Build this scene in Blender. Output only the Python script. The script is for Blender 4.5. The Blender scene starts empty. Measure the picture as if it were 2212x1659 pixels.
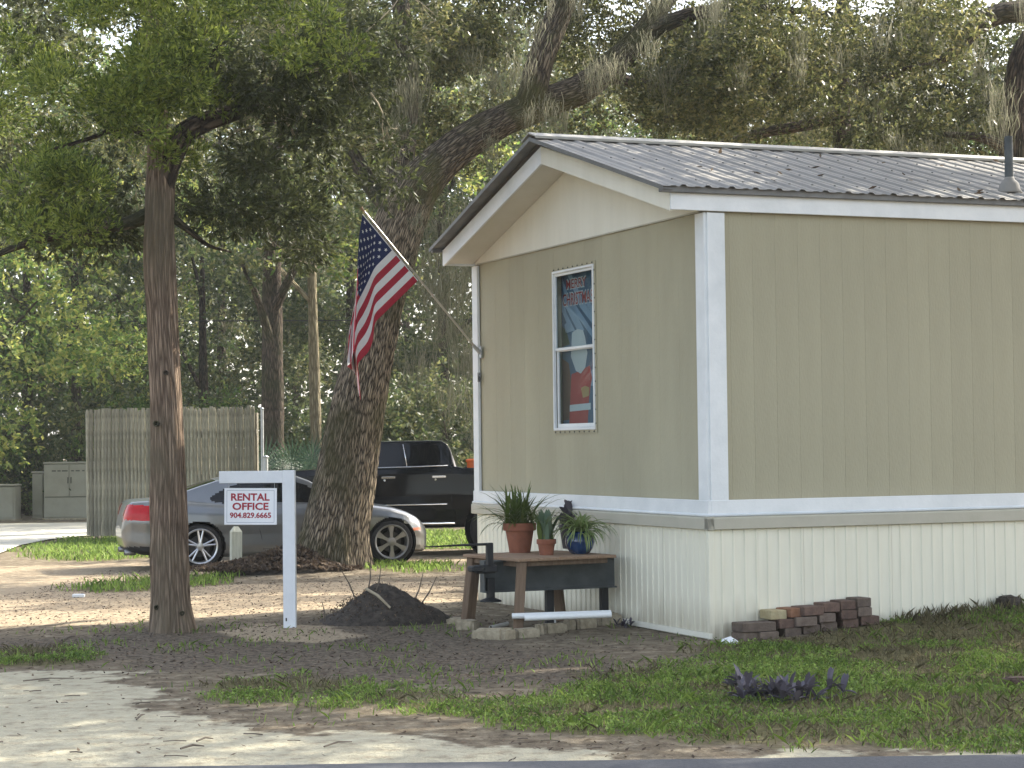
import bpy, bmesh, math, random
import numpy as np
from mathutils import Vector, Matrix

# ------------------------------------------------------------------ camera, sky, sun, exposure
S = bpy.context.scene
COL = S.collection
random.seed(11)
rng = np.random.default_rng(11)
R = math.radians
FPX, PITCH, ROLL, CAMH = 4414.77, .0305, .0121, 1.65       # focal length in pixels of a 2212 px wide picture
CX, CY = 1106.0, 829.5
_F = np.array([0, math.cos(PITCH), math.sin(PITCH)]); _U0 = np.array([0, -math.sin(PITCH), math.cos(PITCH)]); _R0 = np.array([1., 0, 0])
_U = _U0*math.cos(ROLL)+_R0*math.sin(ROLL); _R = _R0*math.cos(ROLL)-_U0*math.sin(ROLL)
cam = bpy.data.cameras.new('camera'); camo = bpy.data.objects.new('camera', cam); COL.objects.link(camo)
camo.matrix_world = Matrix(((_R[0], _U[0], -_F[0], 0), (_R[1], _U[1], -_F[1], 0), (_R[2], _U[2], -_F[2], CAMH), (0, 0, 0, 1)))
cam.sensor_width = 36; cam.lens = FPX/2212*36; cam.clip_start = .1; cam.clip_end = 2000
S.camera = camo

SUN_AZ, SUN_EL = R(53), R(37)                # azimuth clockwise from +Y: the sun stands to the right and beyond the house
w = bpy.data.worlds.new('World'); S.world = w; w.use_nodes = True
nt = w.node_tree; nt.nodes.clear()
sky = nt.nodes.new('ShaderNodeTexSky'); sky.sky_type = 'NISHITA'; sky.sun_disc = False
sky.sun_elevation = SUN_EL; sky.sun_rotation = SUN_AZ; sky.air_density = 1.0; sky.dust_density = 3.0; sky.ozone_density = .5
bg = nt.nodes.new('ShaderNodeBackground'); bg.inputs[1].default_value = .15
wo = nt.nodes.new('ShaderNodeOutputWorld'); hs = nt.nodes.new('ShaderNodeHueSaturation'); hs.inputs['Saturation'].default_value = .62   # thin bright cloud: a paler sky
nt.links.new(sky.outputs[0], hs.inputs['Color']); nt.links.new(hs.outputs[0], bg.inputs[0]); nt.links.new(bg.outputs[0], wo.inputs[0])
sl = bpy.data.lights.new('sun', 'SUN'); sl.energy = 3.6; sl.angle = R(.5); sl.color = (1, .93, .8)
so = bpy.data.objects.new('sun', sl); COL.objects.link(so)
sd = Vector((math.sin(SUN_AZ)*math.cos(SUN_EL), math.cos(SUN_AZ)*math.cos(SUN_EL), math.sin(SUN_EL)))
so.rotation_euler = (-sd).to_track_quat('-Z', 'Y').to_euler(); so.location = (20, 20, 30)
S.view_settings.view_transform = 'Standard'; S.view_settings.look = 'None'
S.view_settings.exposure = 1.8; S.view_settings.gamma = 1; S.view_settings.use_curve_mapping = False
S.cycles.max_bounces = 6; S.cycles.transparent_max_bounces = 8; S.cycles.diffuse_bounces = 3; S.cycles.glossy_bounces = 3
S.cycles.transmission_bounces = 4
S.cycles.use_denoising = True

# ------------------------------------------------------------------ measuring helpers (picture 2212 px wide -> metres)
def _ray(x, y): return _F+(x-CX)/FPX*_R-(y-CY)/FPX*_U
def at(x, y, Y):
    d = _ray(x, y); return np.array([0, 0, CAMH])+d*(Y/d[1])
def gnd(x, y, z=0.0):
    d = _ray(x, y); return np.array([0, 0, CAMH])+d*((z-CAMH)/d[2])
YAW = .3917
HC = np.array([1.6551, 17.2637, 0.0])          # near corner of the mobile home
EL = np.array([-math.sin(YAW), math.cos(YAW), 0]); ER = np.array([math.cos(YAW), math.sin(YAW), 0])
def hz(P): q = np.asarray(P)-HC; return np.array([q@ER, q@EL, q[2]])
def house_pt(u, v, z): return HC+ER*u+EL*v+np.array([0, 0, z])
def on_u(x, y, u):                              # point of plane u = const, in house coordinates
    d = _ray(x, y); o = np.array([0, 0, CAMH]); return hz(o+d*((u-(o-HC)@ER)/(d@ER)))
def on_v(x, y, v):
    d = _ray(x, y); o = np.array([0, 0, CAMH]); return hz(o+d*((v-(o-HC)@EL)/(d@EL)))

def _hash(ix, iy, s):
    h = np.sin(ix*127.1+iy*311.7+s*74.7)*43758.5453
    return h-np.floor(h)
def vnoise(x, y, s=0):
    x = np.asarray(x, float); y = np.asarray(y, float)
    ix = np.floor(x); iy = np.floor(y); fx = x-ix; fy = y-iy
    fx = fx*fx*(3-2*fx); fy = fy*fy*(3-2*fy)
    a = _hash(ix, iy, s); b = _hash(ix+1, iy, s); c = _hash(ix, iy+1, s); d = _hash(ix+1, iy+1, s)
    return (a*(1-fx)+b*fx)*(1-fy)+(c*(1-fx)+d*fx)*fy
def fbm(x, y, s=0, o=4):
    t = 0; a = .5; n = 0
    for k in range(o):
        t = t+a*vnoise(x*2**k, y*2**k, s+k*3.7); n += a; a *= .55
    return t/n
def sstep(a, b, x):
    t = np.clip((np.asarray(x, float)-a)/(b-a), 0, 1); return t*t*(3-2*t)
def G(x, y):                                    # height of the ground
    x = np.asarray(x, float); y = np.asarray(y, float)
    z = -.1*sstep(20, 30, y)
    u = (x-HC[0])*ER[0]+(y-HC[1])*ER[1]; v = (x-HC[0])*EL[0]+(y-HC[1])*EL[1]
    z = z+.058*np.clip(u-.3, 0, 4.5)*sstep(-2.2, -.1, v)*(1-sstep(.5, 4, v))
    z = z+.085*np.exp(-((x+2.5)**2+(y-28.8)**2)/1.6)
    return z+.018*(fbm(x*1.3, y*1.3, 5)-.5)*sstep(6, 12, y)
def Gf(x, y): return float(G(x, y))

# ------------------------------------------------------------------ materials
MATS = {}
def _new(name):
    m = bpy.data.materials.new(name); m.use_nodes = True; n = m.node_tree; n.nodes.clear(); MATS[name] = m
    return m, n, n.nodes, n.links
def _ramp(N, stops):
    r = N.new('ShaderNodeValToRGB'); e = r.color_ramp.elements
    while len(e) > 1: e.remove(e[-1])
    e[0].position = stops[0][0]; e[0].color = (*stops[0][1], 1)
    for p, c in stops[1:]:
        k = e.new(p); k.color = (*c, 1)
    return r
def mat(name, c1, c2=None, scale=6, rough=.8, bump=0, bscale=40, metal=0, spec=.4, stretch=(1, 1, 1), rnd=0, uv=False, coat=0, detail=5, island=0, lo=.35, hi=.65):
    m, t, N, L = _new(name)
    o = N.new('ShaderNodeOutputMaterial'); b = N.new('ShaderNodeBsdfPrincipled'); L.new(b.outputs[0], o.inputs[0])
    tc = N.new('ShaderNodeTexCoord'); mp = N.new('ShaderNodeMapping'); mp.inputs['Scale'].default_value = stretch
    L.new(tc.outputs['UV' if uv else 'Object'], mp.inputs[0])
    n = N.new('ShaderNodeTexNoise'); n.inputs['Scale'].default_value = scale; n.inputs['Detail'].default_value = detail; n.inputs['Roughness'].default_value = .62
    L.new(mp.outputs[0], n.inputs['Vector'])
    r = _ramp(N, [(lo, c1), (hi, c2 or c1)]); L.new(n.outputs['Fac'], r.inputs[0])
    out = r.outputs[0]
    if rnd or island:
        g = N.new('ShaderNodeObjectInfo').outputs['Random'] if rnd else N.new('ShaderNodeNewGeometry').outputs['Random Per Island']
        mr = N.new('ShaderNodeMapRange'); k = rnd or island
        mr.inputs[3].default_value = 1-k; mr.inputs[4].default_value = 1+k; L.new(g, mr.inputs[0])
        mx = N.new('ShaderNodeMix'); mx.data_type = 'RGBA'; mx.blend_type = 'MULTIPLY'; mx.inputs[0].default_value = 1
        L.new(out, mx.inputs[6]); cc = N.new('ShaderNodeCombineColor')
        for i in range(3): L.new(mr.outputs[0], cc.inputs[i])
        L.new(cc.outputs[0], mx.inputs[7]); out = mx.outputs[2]
    L.new(out, b.inputs['Base Color'])
    b.inputs['Roughness'].default_value = rough; b.inputs['Metallic'].default_value = metal; b.inputs['Specular IOR Level'].default_value = spec
    b.inputs['Coat Weight'].default_value = coat; b.inputs['Coat Roughness'].default_value = .04
    if bump:
        n2 = N.new('ShaderNodeTexNoise'); n2.inputs['Scale'].default_value = bscale; n2.inputs['Detail'].default_value = 6
        L.new(mp.outputs[0], n2.inputs['Vector'])
        bp = N.new('ShaderNodeBump'); bp.inputs['Strength'].default_value = bump; bp.inputs['Distance'].default_value = .02
        L.new(n2.outputs['Fac'], bp.inputs['Height']); L.new(bp.outputs[0], b.inputs['Normal'])
    return m
def leafmat(name, cols, trans=.35, rough=.5, clump=.35, cl_scale=.6):
    m, t, N, L = _new(name)
    o = N.new('ShaderNodeOutputMaterial'); b = N.new('ShaderNodeBsdfPrincipled'); tr = N.new('ShaderNodeBsdfTranslucent'); mx = N.new('ShaderNodeMixShader')
    gi = N.new('ShaderNodeNewGeometry'); r = _ramp(N, [(i/max(1, len(cols)-1), c) for i, c in enumerate(cols)])
    tc = N.new('ShaderNodeTexCoord'); n = N.new('ShaderNodeTexNoise'); n.inputs['Scale'].default_value = cl_scale; n.inputs['Detail'].default_value = 2
    L.new(tc.outputs['Object'], n.inputs['Vector'])
    ma = N.new('ShaderNodeMath'); ma.operation = 'MULTIPLY_ADD'; ma.inputs[1].default_value = clump*2; ma.inputs[2].default_value = -clump
    L.new(n.outputs['Fac'], ma.inputs[0])
    oi = N.new('ShaderNodeObjectInfo'); mo = N.new('ShaderNodeMath'); mo.operation = 'MULTIPLY_ADD'; mo.inputs[1].default_value = .4; mo.inputs[2].default_value = -.2; L.new(oi.outputs['Random'], mo.inputs[0])
    a2 = N.new('ShaderNodeMath'); a2.operation = 'ADD'; L.new(ma.outputs[0], a2.inputs[0]); L.new(mo.outputs[0], a2.inputs[1])
    ad = N.new('ShaderNodeMath'); ad.operation = 'ADD'; ad.use_clamp = True; L.new(a2.outputs[0], ad.inputs[0]); L.new(gi.outputs['Random Per Island'], ad.inputs[1])
    L.new(ad.outputs[0], r.inputs[0])
    g2 = N.new('ShaderNodeGamma'); g2.inputs[1].default_value = .8; L.new(r.outputs[0], g2.inputs[0])      # light passing through a leaf comes out paler
    L.new(r.outputs[0], b.inputs['Base Color']); L.new(g2.outputs[0], tr.inputs[0])
    b.inputs['Roughness'].default_value = rough; b.inputs['Specular IOR Level'].default_value = .35
    mx.inputs[0].default_value = trans; L.new(b.outputs[0], mx.inputs[1]); L.new(tr.outputs[0], mx.inputs[2]); L.new(mx.outputs[0], o.inputs[0])
    return m
def barkmat(name, dark, light, su, sv, moss=None, dist=.03, strength=1.0):
    # UV in metres: u round the trunk, v along it
    m, t, N, L = _new(name)
    o = N.new('ShaderNodeOutputMaterial'); b = N.new('ShaderNodeBsdfPrincipled'); L.new(b.outputs[0], o.inputs[0])
    tc = N.new('ShaderNodeTexCoord'); mp = N.new('ShaderNodeMapping'); mp.inputs['Scale'].default_value = (su, sv, 1)
    L.new(tc.outputs['UV'], mp.inputs[0])
    nz = N.new('ShaderNodeTexNoise'); nz.inputs['Scale'].default_value = 1.2; nz.inputs['Detail'].default_value = 3; L.new(mp.outputs[0], nz.inputs['Vector'])
    mixv = N.new('ShaderNodeMix'); mixv.data_type = 'VECTOR'; mixv.inputs[0].default_value = .35; L.new(mp.outputs[0], mixv.inputs[4]); L.new(nz.outputs['Color'], mixv.inputs[5])
    vo = N.new('ShaderNodeTexVoronoi'); vo.feature = 'DISTANCE_TO_EDGE'; vo.inputs['Scale'].default_value = 1.6; L.new(mixv.outputs[1], vo.inputs['Vector'])
    n2 = N.new('ShaderNodeTexNoise'); n2.inputs['Scale'].default_value = 6; n2.inputs['Detail'].default_value = 6; L.new(mp.outputs[0], n2.inputs['Vector'])
    r1 = _ramp(N, [(.02, (0, 0, 0)), (.3, (1, 1, 1))]); L.new(vo.outputs['Distance'], r1.inputs[0])
    mm = N.new('ShaderNodeMath'); mm.operation = 'MULTIPLY_ADD'; mm.inputs[1].default_value = .45; L.new(n2.outputs['Fac'], mm.inputs[0])
    mu = N.new('ShaderNodeMath'); mu.operation = 'MULTIPLY'; mu.inputs[1].default_value = .62; L.new(r1.outputs[0], mu.inputs[0]); L.new(mu.outputs[0], mm.inputs[2])
    rc = _ramp(N, [(.2, dark), (.85, light)]); L.new(mm.outputs[0], rc.inputs[0]); col = rc.outputs[0]
    if moss:
        n3 = N.new('ShaderNodeTexNoise'); n3.inputs['Scale'].default_value = 1.1; n3.inputs['Detail'].default_value = 4; L.new(tc.outputs['Object'], n3.inputs['Vector'])
        r3 = _ramp(N, [(.48, (0, 0, 0)), (.66, (.75, .75, .75))]); L.new(n3.outputs['Fac'], r3.inputs[0])
        mx = N.new('ShaderNodeMix'); mx.data_type = 'RGBA'; L.new(r3.outputs[0], mx.inputs[0]); L.new(col, mx.inputs[6]); mx.inputs[7].default_value = (*moss, 1); col = mx.outputs[2]
    L.new(col, b.inputs['Base Color']); b.inputs['Roughness'].default_value = .95; b.inputs['Specular IOR Level'].default_value = .15
    bp = N.new('ShaderNodeBump'); bp.inputs['Strength'].default_value = strength; bp.inputs['Distance'].default_value = dist
    L.new(mm.outputs[0], bp.inputs['Height']); L.new(bp.outputs[0], b.inputs['Normal'])
    return m
def glassmat(name, tint=(.02, .03, .03), fac=.75, rough=.02):
    # a dark or see-through pane: part clear, part coloured body, glossy on top
    m, t, N, L = _new(name)
    o = N.new('ShaderNodeOutputMaterial'); tr = N.new('ShaderNodeBsdfTransparent'); b = N.new('ShaderNodeBsdfPrincipled'); mx = N.new('ShaderNodeMixShader')
    b.inputs['Base Color'].default_value = (*tint, 1); b.inputs['Roughness'].default_value = rough; b.inputs['Specular IOR Level'].default_value = .35
    tr.inputs[0].default_value = (.9, .95, .95, 1)
    mx.inputs[0].default_value = fac; L.new(tr.outputs[0], mx.inputs[1]); L.new(b.outputs[0], mx.inputs[2]); L.new(mx.outputs[0], o.inputs[0])
    return m

mat('siding', (.318, .293, .20), (.395, .366, .254), scale=1.6, rough=.75, bump=.2, bscale=70, stretch=(1, 1, .3), rnd=.025, lo=.25, hi=.75, detail=7)
mat('gable_board', (.68, .66, .56), (.74, .72, .62), scale=3, rough=.7, bump=.1, bscale=60, stretch=(1, 1, .2))
mat('white_paint', (.60, .625, .625), (.74, .755, .75), lo=.25, hi=.6, scale=2.2, rough=.5, bump=.1, bscale=30)
mat('soffit', (.6, .58, .5), (.64, .62, .55), scale=3, rough=.7)
mat('taupe_trim', (.40, .38, .30), (.44, .415, .335), scale=4, rough=.55, bump=.05)
mat('screw_dark', (.03, .03, .03), rough=.8)  # dark screw heads round the window
mat('roof_metal', (.235, .222, .20), (.325, .305, .275), scale=2.2, rough=.68, metal=0, spec=.3, bump=.05, bscale=14, rnd=.05, lo=.3, hi=.75)
mat('ridge_metal', (.30, .29, .26), (.36, .35, .31), scale=3, rough=.55, metal=.2)
mat('drip_metal', (.12, .12, .115), (.17, .17, .165), scale=5, rough=.5, metal=.3)
mat('dark_void', (.006, .006, .006), rough=.9)
mat('terracotta', (.21, .075, .042), (.28, .105, .06), scale=9, rough=.85, bump=.1, bscale=60)
mat('blue_glaze', (.002, .025, .09), (.005, .045, .14), scale=5, rough=.12, spec=.6, coat=.6)
mat('dark_pot', (.02, .018, .02), (.035, .03, .035), scale=7, rough=.6)
mat('potting_soil', (.03, .02, .014), (.06, .045, .03), scale=30, rough=1, bump=.4)
mat('weathered_wood', (.13, .085, .055), (.21, .145, .095), scale=5, rough=.85, bump=.3, bscale=40, stretch=(6, 6, .6))
mat('table_board', (.24, .15, .09), (.34, .23, .15), scale=5, rough=.8, bump=.25, bscale=40, stretch=(6, .6, 6))
mat('frame_steel', (.05, .058, .06), (.085, .095, .095), scale=6, rough=.6, metal=.2, bump=.15, bscale=30)
mat('black_steel', (.012, .013, .014), (.025, .026, .027), scale=8, rough=.6, metal=.2)
mat('pvc', (.76, .77, .75), (.7, .71, .69), scale=8, rough=.35)
mat('old_pvc', (.45, .44, .4), (.55, .54, .5), scale=8, rough=.6)
mat('concrete_stone', (.24, .2, .135), (.40, .345, .245), scale=14, rough=.95, bump=.5, bscale=40, rnd=.12)
mat('brick_red', (.09, .058, .046), (.14, .09, .068), scale=18, rough=.95, bump=.35, bscale=60, rnd=.2)
mat('brick_grey', (.10, .075, .06), (.15, .115, .09), scale=18, rough=.95, bump=.35, bscale=60, rnd=.2)
mat('brick_yellow', (.33, .27, .15), (.42, .36, .22), scale=14, rough=.95, bump=.3, bscale=60)
mat('brick_orange', (.19, .09, .05), (.27, .14, .08), scale=14, rough=.95, bump=.3, bscale=60)
mat('poster_green', (.03, .06, .02), rough=.6)
mat('sign_red', (.33, .018, .035), rough=.6)
mat('sign_grey', (.42, .45, .5), rough=.6)
mat('sign_white', (.82, .83, .85), (.8, .81, .83), scale=5, rough=.45)
mat('post_white', (.68, .70, .72), (.74, .76, .78), scale=5, rough=.55, bump=.1, bscale=30)
mat('black_print', (.015, .015, .015), rough=.6)
mat('flag_red', (.38, .018, .04), (.42, .025, .05), scale=20, rough=.8)
mat('flag_white', (.74, .75, .76), (.8, .8, .8), scale=20, rough=.8)
mat('flag_blue', (.012, .022, .09), (.018, .03, .11), scale=20, rough=.8)
mat('pole_metal', (.42, .40, .34), (.5, .48, .42), scale=10, rough=.35, metal=.7)
mat('fence_wood', (.10, .09, .06), (.36, .335, .25), scale=6, rough=.95, bump=.5, bscale=30, stretch=(7, 7, .9), rnd=.28, lo=.28, hi=.72, detail=7)
mat('fence_rail', (.12, .11, .08), (.2, .18, .14), scale=6, rough=.95)
mat('galvanised', (.33, .34, .34), (.42, .43, .43), scale=6, rough=.45, metal=.6)
mat('bollard_wood', (.42, .42, .33), (.55, .55, .45), scale=6, rough=.9, bump=.3, bscale=30, stretch=(6, 6, .7))
mat('cabinet_paint', (.29, .28, .215), (.33, .32, .25), scale=3, rough=.6)
mat('cabinet_dark', (.10, .10, .075), rough=.7)
mat('car_silver', (.175, .185, .19), (.20, .21, .215), scale=2, rough=.3, metal=.75, coat=.5)
mat('truck_black', (.004, .005, .006), (.006, .007, .008), scale=2, rough=.1, coat=.08, spec=.22)
mat('rubber', (.012, .012, .012), (.02, .02, .02), scale=20, rough=.85, bump=.2)
mat('wheel_well', (.006, .006, .006), rough=.95)
mat('alloy', (.5, .5, .5), (.56, .56, .56), scale=8, rough=.28, metal=.85)
mat('alloy_dark', (.26, .255, .25), (.32, .31, .3), scale=8, rough=.4, metal=.7)
mat('brake', (.05, .05, .05), rough=.6, metal=.5)
mat('chrome', (.75, .76, .77), rough=.12, metal=1)
mat('tail_red', (.40, .004, .008), (.48, .008, .012), scale=14, rough=.2, coat=.15, spec=.25)
mat('lamp_clear', (.3, .3, .29), (.4, .4, .39), scale=14, rough=.12, coat=1)
mat('amber', (.6, .13, .02), rough=.2, coat=.6)
mat('plastic_black', (.012, .013, .014), rough=.55)
mat('orange_plastic', (.62, .11, .015), (.66, .13, .02), scale=6, rough=.5)
mat('asphalt', (.05, .055, .065), (.075, .08, .09), scale=40, rough=.85, bump=.3, bscale=120)
mat('pale_road', (.42, .40, .33), (.50, .475, .40), scale=1.5, rough=.95, bump=.3, bscale=30)
mat('mound_soil', (.026, .021, .017), (.08, .066, .052), scale=16, rough=1, bump=.8, bscale=50)
mat('twig', (.10, .08, .06), (.17, .14, .11), scale=12, rough=.95)
mat('dead_twig', (.30, .25, .17), (.42, .36, .25), scale=12, rough=.9)
mat('cable', (.02, .02, .02), rough=.7)
mat('paper', (.75, .76, .76), rough=.8)
mat('curtain_white', (.55, .56, .56), rough=.9)
mat('poster_blue', (.05, .11, .19), (.065, .14, .235), scale=3, rough=.6)
mat('poster_pale', (.25, .36, .5), (.3, .42, .58), scale=3, rough=.6)
mat('poster_red', (.36, .03, .025), (.42, .04, .035), scale=5, rough=.6)
mat('poster_brown', (.10, .05, .03), (.15, .08, .05), scale=5, rough=.6)
mat('poster_white', (.55, .6, .64), (.62, .66, .7), scale=5, rough=.6)
mat('poster_gold', (.4, .26, .1), rough=.6)
glassmat('window_glass', (.015, .02, .02), .13)
glassmat('car_glass', (.004, .005, .006), .97)
leafmat('oak_leaf', [(.024, .032, .010), (.05, .06, .018), (.095, .105, .03), (.21, .19, .07)], trans=.5, rough=.42, cl_scale=.5)
leafmat('wood_leaf', [(.035, .078, .015), (.075, .14, .024), (.13, .185, .034), (.28, .29, .06)], trans=.5, cl_scale=.3, clump=.5)
leafmat('wood_leaf_dark', [(.024, .042, .014), (.045, .07, .02), (.08, .10, .03), (.15, .15, .05)], trans=.42, cl_scale=.3, clump=.4)
leafmat('forest_leaf', [(.03, .05, .018), (.06, .085, .028), (.11, .125, .04)], trans=.4, cl_scale=.15, clump=.5)
leafmat('cedar_leaf', [(.022, .035, .007), (.06, .095, .013), (.13, .175, .024), (.24, .28, .045)], trans=.3, rough=.6, cl_scale=1.0, clump=.5)
leafmat('cedar_leaf_olive', [(.03, .038, .012), (.06, .07, .022), (.10, .115, .034)], trans=.3, rough=.6, cl_scale=1.0, clump=.4)
leafmat('moss', [(.07, .075, .045), (.115, .12, .072), (.165, .165, .105), (.22, .21, .145)], trans=.4, rough=.9, cl_scale=.8, clump=.4)
leafmat('palm_leaf', [(.015, .035, .02), (.025, .055, .03), (.04, .075, .035)], trans=.25)
leafmat('grass', [(.06, .105, .018), (.12, .205, .03), (.19, .30, .045), (.28, .38, .08)], trans=.35, rough=.6, cl_scale=1.3, clump=.6)
leafmat('dry_grass', [(.09, .08, .04), (.16, .14, .075), (.25, .22, .12)], trans=.3, rough=.8)
leafmat('fallen_leaf', [(.045, .029, .019), (.08, .054, .035), (.13, .09, .058), (.2, .145, .095)], trans=.15, rough=.8, cl_scale=2)
leafmat('pot_leaf', [(.035, .065, .014), (.075, .115, .024), (.13, .17, .04)], trans=.3, rough=.4)
leafmat('pale_leaf', [(.08, .15, .035), (.2, .28, .08), (.42, .46, .22)], trans=.3, rough=.4)
leafmat('sage_leaf', [(.05, .09, .05), (.10, .15, .09), (.16, .21, .13)], trans=.2, rough=.5)
leafmat('purple_leaf', [(.04, .032, .044), (.085, .075, .095), (.17, .16, .185)], trans=.15, rough=.75)
barkmat('oak_bark', (.022, .018, .013), (.50, .41, .30), 26, 4.6, moss=(.075, .075, .03), dist=.07)
barkmat('cedar_bark', (.10, .07, .05), (.37, .275, .2), 30, 2.4, moss=(.15, .125, .085), dist=.025, strength=.9)
barkmat('oak_limb', (.03, .025, .019), (.22, .18, .13), 24, 4.6, moss=(.085, .09, .03), dist=.06)
barkmat('dark_bark', (.025, .02, .016), (.13, .10, .075), 16, 4, moss=(.04, .045, .02), dist=.04)
barkmat('pale_bark', (.12, .10, .06), (.30, .26, .17), 14, 3, dist=.03)

# ------------------------------------------------------------------ building helpers
class MB:
    def __init__(s): s.v = []; s.f = []; s.m = []; s.uv = None
    def add(s, vs, fs, mi=0):
        o = len(s.v); s.v.extend([tuple(map(float, p)) for p in vs]); s.f.extend([tuple(i+o for i in f) for f in fs]); s.m.extend([mi]*len(fs)); return s
    def box(s, c, d, rz=0, rx=0, ry=0, bev=0, mi=0, taper=None):
        hx, hy, hzz = d[0]/2, d[1]/2, d[2]/2
        M_ = Matrix.Translation(c) @ Matrix.Rotation(rz, 4, 'Z') @ Matrix.Rotation(ry, 4, 'Y') @ Matrix.Rotation(rx, 4, 'X')
        if bev:
            b = min(bev, hx*.49, hy*.49, hzz*.49); vs = []
            for sz in (-1, 1):
                for (ix, iz) in ((b, 0), (0, b)) if sz < 0 else ((0, b), (b, 0)):
                    X, Y, Z = hx-ix, hy-ix, sz*(hzz-iz)
                    bb = b*.7
                    vs += [(-X+bb, -Y, Z), (X-bb, -Y, Z), (X, -Y+bb, Z), (X, Y-bb, Z), (X-bb, Y, Z), (-X+bb, Y, Z), (-X, Y-bb, Z), (-X, -Y+bb, Z)]
            fs = [tuple(reversed(range(8))), tuple(range(24, 32))]
            for k in range(3):
                for i in range(8): fs.append((k*8+i, k*8+(i+1) % 8, (k+1)*8+(i+1) % 8, (k+1)*8+i))
        else:
            vs = [(x*hx, y*hy, z*hzz) for z in (-1, 1) for (x, y) in ((-1, -1), (1, -1), (1, 1), (-1, 1))]
            fs = [(3, 2, 1, 0), (4, 5, 6, 7), (0, 1, 5, 4), (1, 2, 6, 5), (2, 3, 7, 6), (3, 0, 4, 7)]
        if taper: vs = [(x*(1+(taper-1)*(z/hzz+1)/2), y*(1+(taper-1)*(z/hzz+1)/2), z) for x, y, z in vs]
        return s.add([M_ @ Vector(p) for p in vs], fs, mi)
    def prism(s, poly, d0, d1, ax='y', mi=0):
        # polygon in (a, b) extruded along the axis ax from d0 to d1
        def P(a, b, d): return {'y': (a, d, b), 'x': (d, a, b), 'z': (a, b, d)}[ax]
        n = len(poly); vs = [P(a, b, d0) for a, b in poly]+[P(a, b, d1) for a, b in poly]
        fs = [tuple(range(n)), tuple(range(2*n-1, n-1, -1))]+[(i, i+n, (i+1) % n+n, (i+1) % n) for i in range(n)]
        return s.add(vs, fs, mi)
    def tube(s, path, rad, n=8, mi=0, cap=True):
        P = [Vector(p) for p in path]; k = len(P)
        if not hasattr(rad, '__len__'): rad = [rad]*k
        vs = []; ref = None
        for i in range(k):
            t = (P[min(i+1, k-1)]-P[max(i-1, 0)]).normalized()
            if ref is None: ref = Vector((0, 0, 1)) if abs(t.z) < .8 else Vector((1, 0, 0))
            a = t.cross(ref).normalized(); ref = a.cross(t).normalized()
            for j in range(n):
                th = 2*math.pi*j/n; vs.append(P[i]+(a*math.cos(th)+ref*math.sin(th))*rad[i])
        fs = [(i*n+j, i*n+(j+1) % n, (i+1)*n+(j+1) % n, (i+1)*n+j) for i in range(k-1) for j in range(n)]
        if cap: fs += [tuple(reversed(range(n))), tuple(range((k-1)*n, k*n))]
        return s.add(vs, fs, mi)
    def lathe(s, prof, n=28, c=(0, 0, 0), ax='z', mi=0, close=False):
        vs = []
        for r, z in prof:
            for j in range(n):
                th = 2*math.pi*j/n; a, b = r*math.cos(th), r*math.sin(th)
                vs.append({'z': (c[0]+a, c[1]+b, c[2]+z), 'y': (c[0]+a, c[1]+z, c[2]+b), 'x': (c[0]+z, c[1]+a, c[2]+b)}[ax])
        k = len(prof); fs = [(i*n+j, i*n+(j+1) % n, (i+1)*n+(j+1) % n, (i+1)*n+j) for i in range(k-1) for j in range(n)]
        if prof[0][0] > 1e-4 and not close: fs.append(tuple(reversed(range(n))))
        if prof[-1][0] > 1e-4 and not close: fs.append(tuple(range((k-1)*n, k*n)))
        return s.add(vs, fs, mi)
    def mesh(s, name, mats, smooth=False):
        me = bpy.data.meshes.new(name); me.from_pydata(s.v, [], s.f); me.update()
        for m in (mats if isinstance(mats, (list, tuple)) else [mats]): me.materials.append(MATS[m])
        me.polygons.foreach_set('material_index', s.m)
        if smooth: me.polygons.foreach_set('use_smooth', [True]*len(s.f))
        b = bmesh.new(); b.from_mesh(me); bmesh.ops.recalc_face_normals(b, faces=b.faces); b.to_mesh(me); b.free()
        return me
    def build(s, name, mats, parent=None, smooth=False, loc=None, auto=None):
        o = bpy.data.objects.new(name, s.mesh(name, mats, smooth)); COL.objects.link(o)
        if parent: o.parent = parent
        if loc is not None: o.location = loc
        if auto:
            o.data.set_sharp_from_angle(angle=R(auto))
        return o
def tag(o, label=None, cat=None, group=None, kind=None):
    if label: o['label'] = label
    if cat: o['category'] = cat
    if group: o['group'] = group
    if kind: o['kind'] = kind
    return o
def thing(name, loc, label, cat, rz=0, group=None):
    o = bpy.data.objects.new(name, None); COL.objects.link(o); o.location = tuple(map(float, loc)); o.rotation_euler = (0, 0, rz); o.empty_display_size = .2
    return tag(o, label, cat, group)
def link(name, me, parent=None, loc=(0, 0, 0), rot=(0, 0, 0), scale=None):
    o = bpy.data.objects.new(name, me); COL.objects.link(o); o.parent = parent; o.location = loc; o.rotation_euler = rot
    if scale is not None: o.scale = scale
    return o
def npmesh(name, V, k, mats, parent=None, mi=None, smooth=False, uv=None):
    # faces of k corners each, no shared corners
    V = np.ascontiguousarray(V, dtype=np.float32).reshape(-1, 3); nf = len(V)//k
    me = bpy.data.meshes.new(name); me.vertices.add(len(V)); me.vertices.foreach_set('co', V.ravel())
    me.loops.add(len(V)); me.loops.foreach_set('vertex_index', np.arange(len(V), dtype=np.int32))
    me.polygons.add(nf); me.polygons.foreach_set('loop_start', np.arange(nf, dtype=np.int32)*k); me.polygons.foreach_set('loop_total', np.full(nf, k, np.int32))
    for m in (mats if isinstance(mats, (list, tuple)) else [mats]): me.materials.append(MATS[m])
    if mi is not None: me.polygons.foreach_set('material_index', np.asarray(mi, np.int32))
    me.update(calc_edges=True)
    o = bpy.data.objects.new(name, me); COL.objects.link(o); o.parent = parent
    return o
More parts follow.
